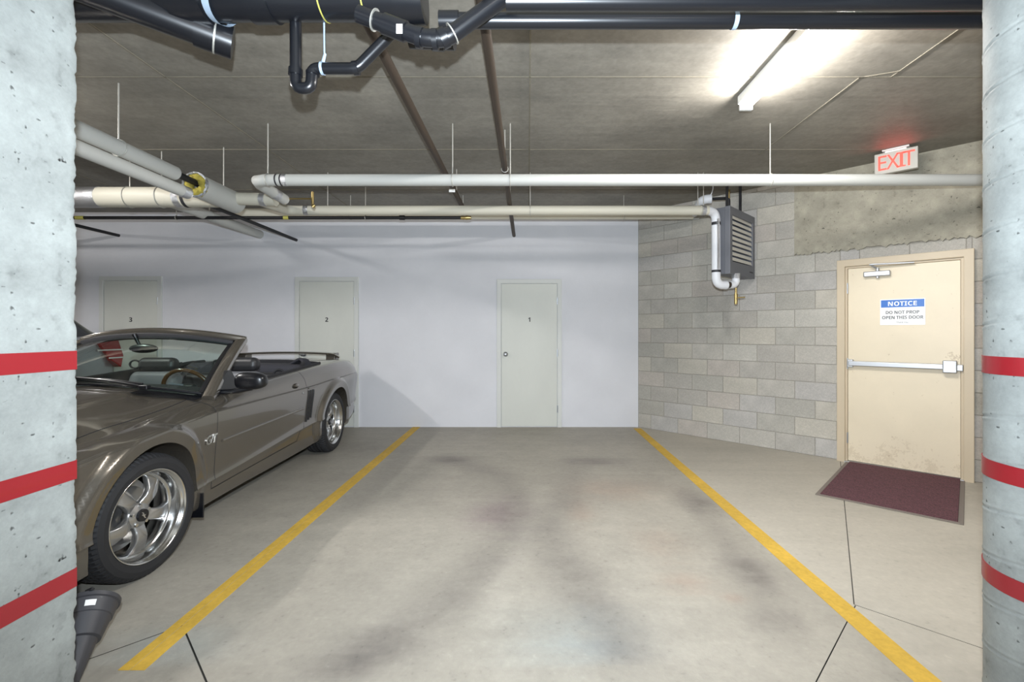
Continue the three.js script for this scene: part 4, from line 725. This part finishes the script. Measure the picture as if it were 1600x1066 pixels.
  // cabin
  const seat = (w, u, wd, drv) => {
    const st = new THREE.Group(); st.name = 'seat'; car.add(st); st.position.set(w, 0, -u);
    part('cushion', rbox(-wd, wd, 0.38, 0.56, -0.12, 0.42, 0.06, 4), leather, st);
    const b = rbox(-wd, wd, 0, 0.5, -0.07, 0.07, 0.055, 5), bp = b.attributes.position; for (let i = 0; i < bp.count; i++) { const t = clamp(bp.getY(i) / 0.5); bp.setX(i, bp.getX(i) * (1 - 0.2 * t * t)); } b.computeVertexNormals();
    const bk = part('backrest', b, leatherGrey, st); bk.position.set(0, 0.5, -0.12); bk.rotation.x = -0.3;
    const hm = part('headrest', rbox(-0.165, 0.165, 0, 0.125, -0.06, 0.06, 0.05, 5), leather, st); hm.position.set(0, 0.985, -0.27); hm.rotation.x = -0.15;
    part('headrest_loop', new THREE.TorusGeometry(0.045, 0.009, 8, 24).scale(1, 0.8, 1), trimDark, st).position.set(-0.2, 1.05, -0.26);
  };
  seat(0.37, 1.42, 0.25); seat(-0.37, 1.42, 0.25);
  const rearSeat = part('rear_seat', mergeGeometries([rbox(-0.62, 0.62, 0.45, 0.92, -2.42, -2.22, 0.06, 4), rbox(-0.62, 0.62, 0.38, 0.55, -2.3, -1.85, 0.06, 4)]), leather, car);
  for (const s of [-1, 1]) part('rear_trim', rbox(s * 0.56, s * 0.71, 0.5, 0.945, -2.6, -1.95, 0.03, 3), leatherGrey, car);
  for (const s of [-1, 1]) part('speaker_ring', new THREE.TorusGeometry(0.055, 0.012, 10, 30), trimDark, car).position.set(s * 0.5, 0.905, -2.15);
  const tg = rbox(-0.66, 0.66, 0.86, 1.0, -2.72, -2.42, 0.05, 4), tp = tg.attributes.position; for (let i = 0; i < tp.count; i++) tp.setY(i, tp.getY(i) + 0.012 * Math.sin(tp.getX(i) * 28) * (tp.getY(i) > 0.93 ? 1 : 0)); tg.computeVertexNormals(); part('folded_roof', tg, clothTop, car, 'dark folded fabric roof');
  for (const s of [-1, 1]) part('roof_bow', run([at(s * 0.68, 0.93, 2.2), at(s * 0.63, 1.0, 2.4), at(s * 0.55, 1.015, 2.62)], 0.022), trimDark, car);
  for (let k = 0; k < 5; k++) part('roof_pleat', run([at(0.64, 0.985, 2.42 + k * 0.035), at(0.56, 1.05 - k * 0.004, 2.5 + k * 0.035), at(0.44, 1.0, 2.56 + k * 0.03)], 0.016), clothTop, car);
  const dash = gridGeo((i, j) => { const a = i * 2 - 1, u0 = 0.47 + 0.15 * a * a; return at(a * 0.735, j < 0.5 ? mix(0.955, 0.965, j * 2) - 0.06 * a * a + (Math.abs(a - 0.48) < 0.25 ? 0.025 * Math.cos((a - 0.48) / 0.25 * Math.PI / 2) * j : 0) : mix(0.965, 0.6, (j - 0.5) * 2) - 0.06 * a * a * (1 - (j - 0.5) * 2), j < 0.5 ? u0 + j * 0.6 : 0.82 + 0.06 * a * a + Math.sin((j - 0.5) * 2 * Math.PI) * 0.03); }, 40, 24);
  part('dashboard', dash, trimDark, car); part('carpet', box(-0.72, 0.72, 0.342, 0.36, -2.6, -0.65), trimDark, car);
  part('console', rbox(-0.1, 0.1, 0.36, 0.62, -1.75, -0.8, 0.03), trimDark, car);
  const sw = new THREE.Group(); sw.name = 'steering_wheel'; car.add(sw); sw.position.copy(at(0.37, 0.885, 0.99)); sw.rotation.x = 0.38;
  part('wheel_rim', new THREE.TorusGeometry(0.182, 0.015, 14, 56), phys({ color: 0x5a3a20, roughness: 0.25, clearcoat: 0.8 }), sw, 'wood-rimmed steering wheel');
  part('wheel_hub', mergeGeometries([rbox(-0.07, 0.07, -0.07, 0.06, -0.03, 0.03, 0.025), rbox(-0.175, 0.175, -0.018, 0.02, -0.012, 0.012, 0.008)]), leather, sw);
  part('steering_column', cyl(at(0.37, 0.885, 0.97), at(0.37, 0.82, 0.7), 0.04), trimDark, car);
  const rm = part('rear_view_mirror', new THREE.SphereGeometry(1, 28, 16).scale(0.112, 0.036, 0.024), plasticBlack, car); rm.position.copy(at(-0.02, 1.215, 1.06)); part('mirror_stalk', cyl(new THREE.Vector3(-0.03, 0.02, 0), new THREE.Vector3(-0.06, 0.115, 0.02), 0.011, 0.016, 10), plasticBlack, rm);
  // spoiler
  const sp = Array.from({ length: 41 }, (_, i) => { const a = i / 20 - 1; return at(a * 0.66, 1.085 - 0.02 * a * a - 0.045 * Math.max(0, Math.abs(a) - 0.88) / 0.12, 3.42 - 0.07 * a * a + 0.05 * Math.max(0, Math.abs(a) - 0.85) / 0.15); });
  const spoiler = part('spoiler', sweep(sp, oval(0.085, 0.015)), paint, car, 'thin rear wing spoiler');
  for (const s of [-1, 1]) part('spoiler_foot', rbox(s * 0.5, s * 0.62, 0.985, 1.08, -3.5, -3.36, 0.012), paint, spoiler);
  // front and rear fittings out of sight
  for (const s of [-1, 1]) { part('headlight', rbox(s * 0.4, s * 0.72, 0.53, 0.62, 0.72, 0.935, 0.03), glass, car); part('tail_light', rbox(s * 0.34, s * 0.62, 0.6, 0.78, -3.768, -3.6, 0.02), phys({ color: 0x8a0d10, roughness: 0.2, clearcoat: 1 }), car); }
}
// ---------------------------------------------------------------- silver car on the far side of the convertible
{
  const car = thing('silver_car', 'silver hatchback with dark quarter window and red tail light, mostly hidden behind the convertible', 'car', V(-6.05, 0, 2.4).toArray(), 0);
  const silver = phys({ color: 0xa9adb2, metalness: 0.5, roughness: 0.35, clearcoat: 1, clearcoatRoughness: 0.08 }), darkGlass = phys({ color: 0x0d0e12, roughness: 0.08, clearcoat: 1 });
  const wS = keyed([[-0.9, 0.6], [-0.8, 0.78], [-0.5, 0.87], [0, 0.9], [2.6, 0.9], [3.3, 0.87], [3.55, 0.8]]), top = keyed([[-0.9, 0.6], [-0.7, 0.85], [0, 0.98], [0.6, 1.05], [1.5, 1.08], [3.3, 1.3], [3.45, 1.28], [3.55, 1.1]]), bot = keyed([[-0.9, 0.35], [-0.5, 0.2], [2.7, 0.22], [3.55, 0.4]]);
  let b = brush(loftBody((u) => { const w = wS(u), t = top(u), o = bot(u); return spline([[0, o], [0.5 * w, o], [0.92 * w, o], [0.92 * w, o], [0.97 * w, o + 0.06], [0.99 * w, mix(o, t, 0.4)], [w, mix(o, t, 0.7)], [0.985 * w, t - 0.06], [0.93 * w, t], [0.5 * w, t + 0.02], [0, t + 0.025]], 4); }, -0.9, 3.55, 90), silver);
  for (const c of [0, 2.65]) for (const s of [-1, 1]) { const g = new THREE.CylinderGeometry(0.37, 0.37, 0.5, 48); g.rotateZ(Math.PI / 2); g.translate(s * 0.87, 0.335, -c); b = cut(b, brush(g, silver), SUBTRACTION); }
  part('body_shell', b.geometry, b.material, car);
  const roof = keyed([[0.55, 1.06], [0.8, 1.25], [1.2, 1.5], [1.7, 1.6], [2.4, 1.63], [2.95, 1.62], [3.15, 1.56], [3.46, 1.3]]);
  part('windows', loftBody((u) => { const t = roof(u), o = top(u) - 0.05, w0 = 0.85, w1 = 0.62 + 0.02; return spline([[0, o], [w0, o], [w0, o], [mix(w0, w1, 0.6), mix(o, t, 0.6)], [w1, t - 0.04], [w1 - 0.09, t - 0.005], [0.2, t], [0, t]], 4); }, 0.56, 3.46, 50), darkGlass, car, 'dark windows');
  part('roof_panel', loftBody((u) => { const t = roof(u) + 0.012, w1 = 0.6; return spline([[0, t - 0.04], [w1 - 0.02, t - 0.04], [w1, t - 0.03], [w1 - 0.07, t - 0.002], [0.2, t], [0, t]], 3); }, 1.25, 3.0, 30), silver, car);
  for (const s of [-1, 1]) {
    const tl = new THREE.Shape([[3.24, 1.21], [3.5, 1.24], [3.57, 1.05], [3.54, 0.92], [3.42, 1.0]].map((p) => new THREE.Vector2(...p))), g = new THREE.ExtrudeGeometry(tl, { depth: 0.22, bevelEnabled: true, bevelSize: 0.01, bevelThickness: 0.01, bevelSegments: 2 }); g.rotateY(Math.PI / 2); g.translate(s > 0 ? 0.67 : -0.89, 0, 0);
    const t = part('tail_light', g, phys({ color: 0xa01b1c, roughness: 0.2, clearcoat: 1 }), car, 'red wraparound tail light'); for (const k of [0, 1]) part('clear_band', box(s > 0 ? 0.895 : -0.905, s > 0 ? 0.905 : -0.895, 1.02 + k * 0.1, 1.035 + k * 0.1, -3.56, -3.22 - (1 - k) * 0.15), M.white, t);
  }
  makeWheel(car, 0.76, 0, 1); makeWheel(car, -0.76, 0, -1); makeWheel(car, 0.76, 2.65, 1); makeWheel(car, -0.76, 2.65, -1);
}

renderer.render(scene, camera);
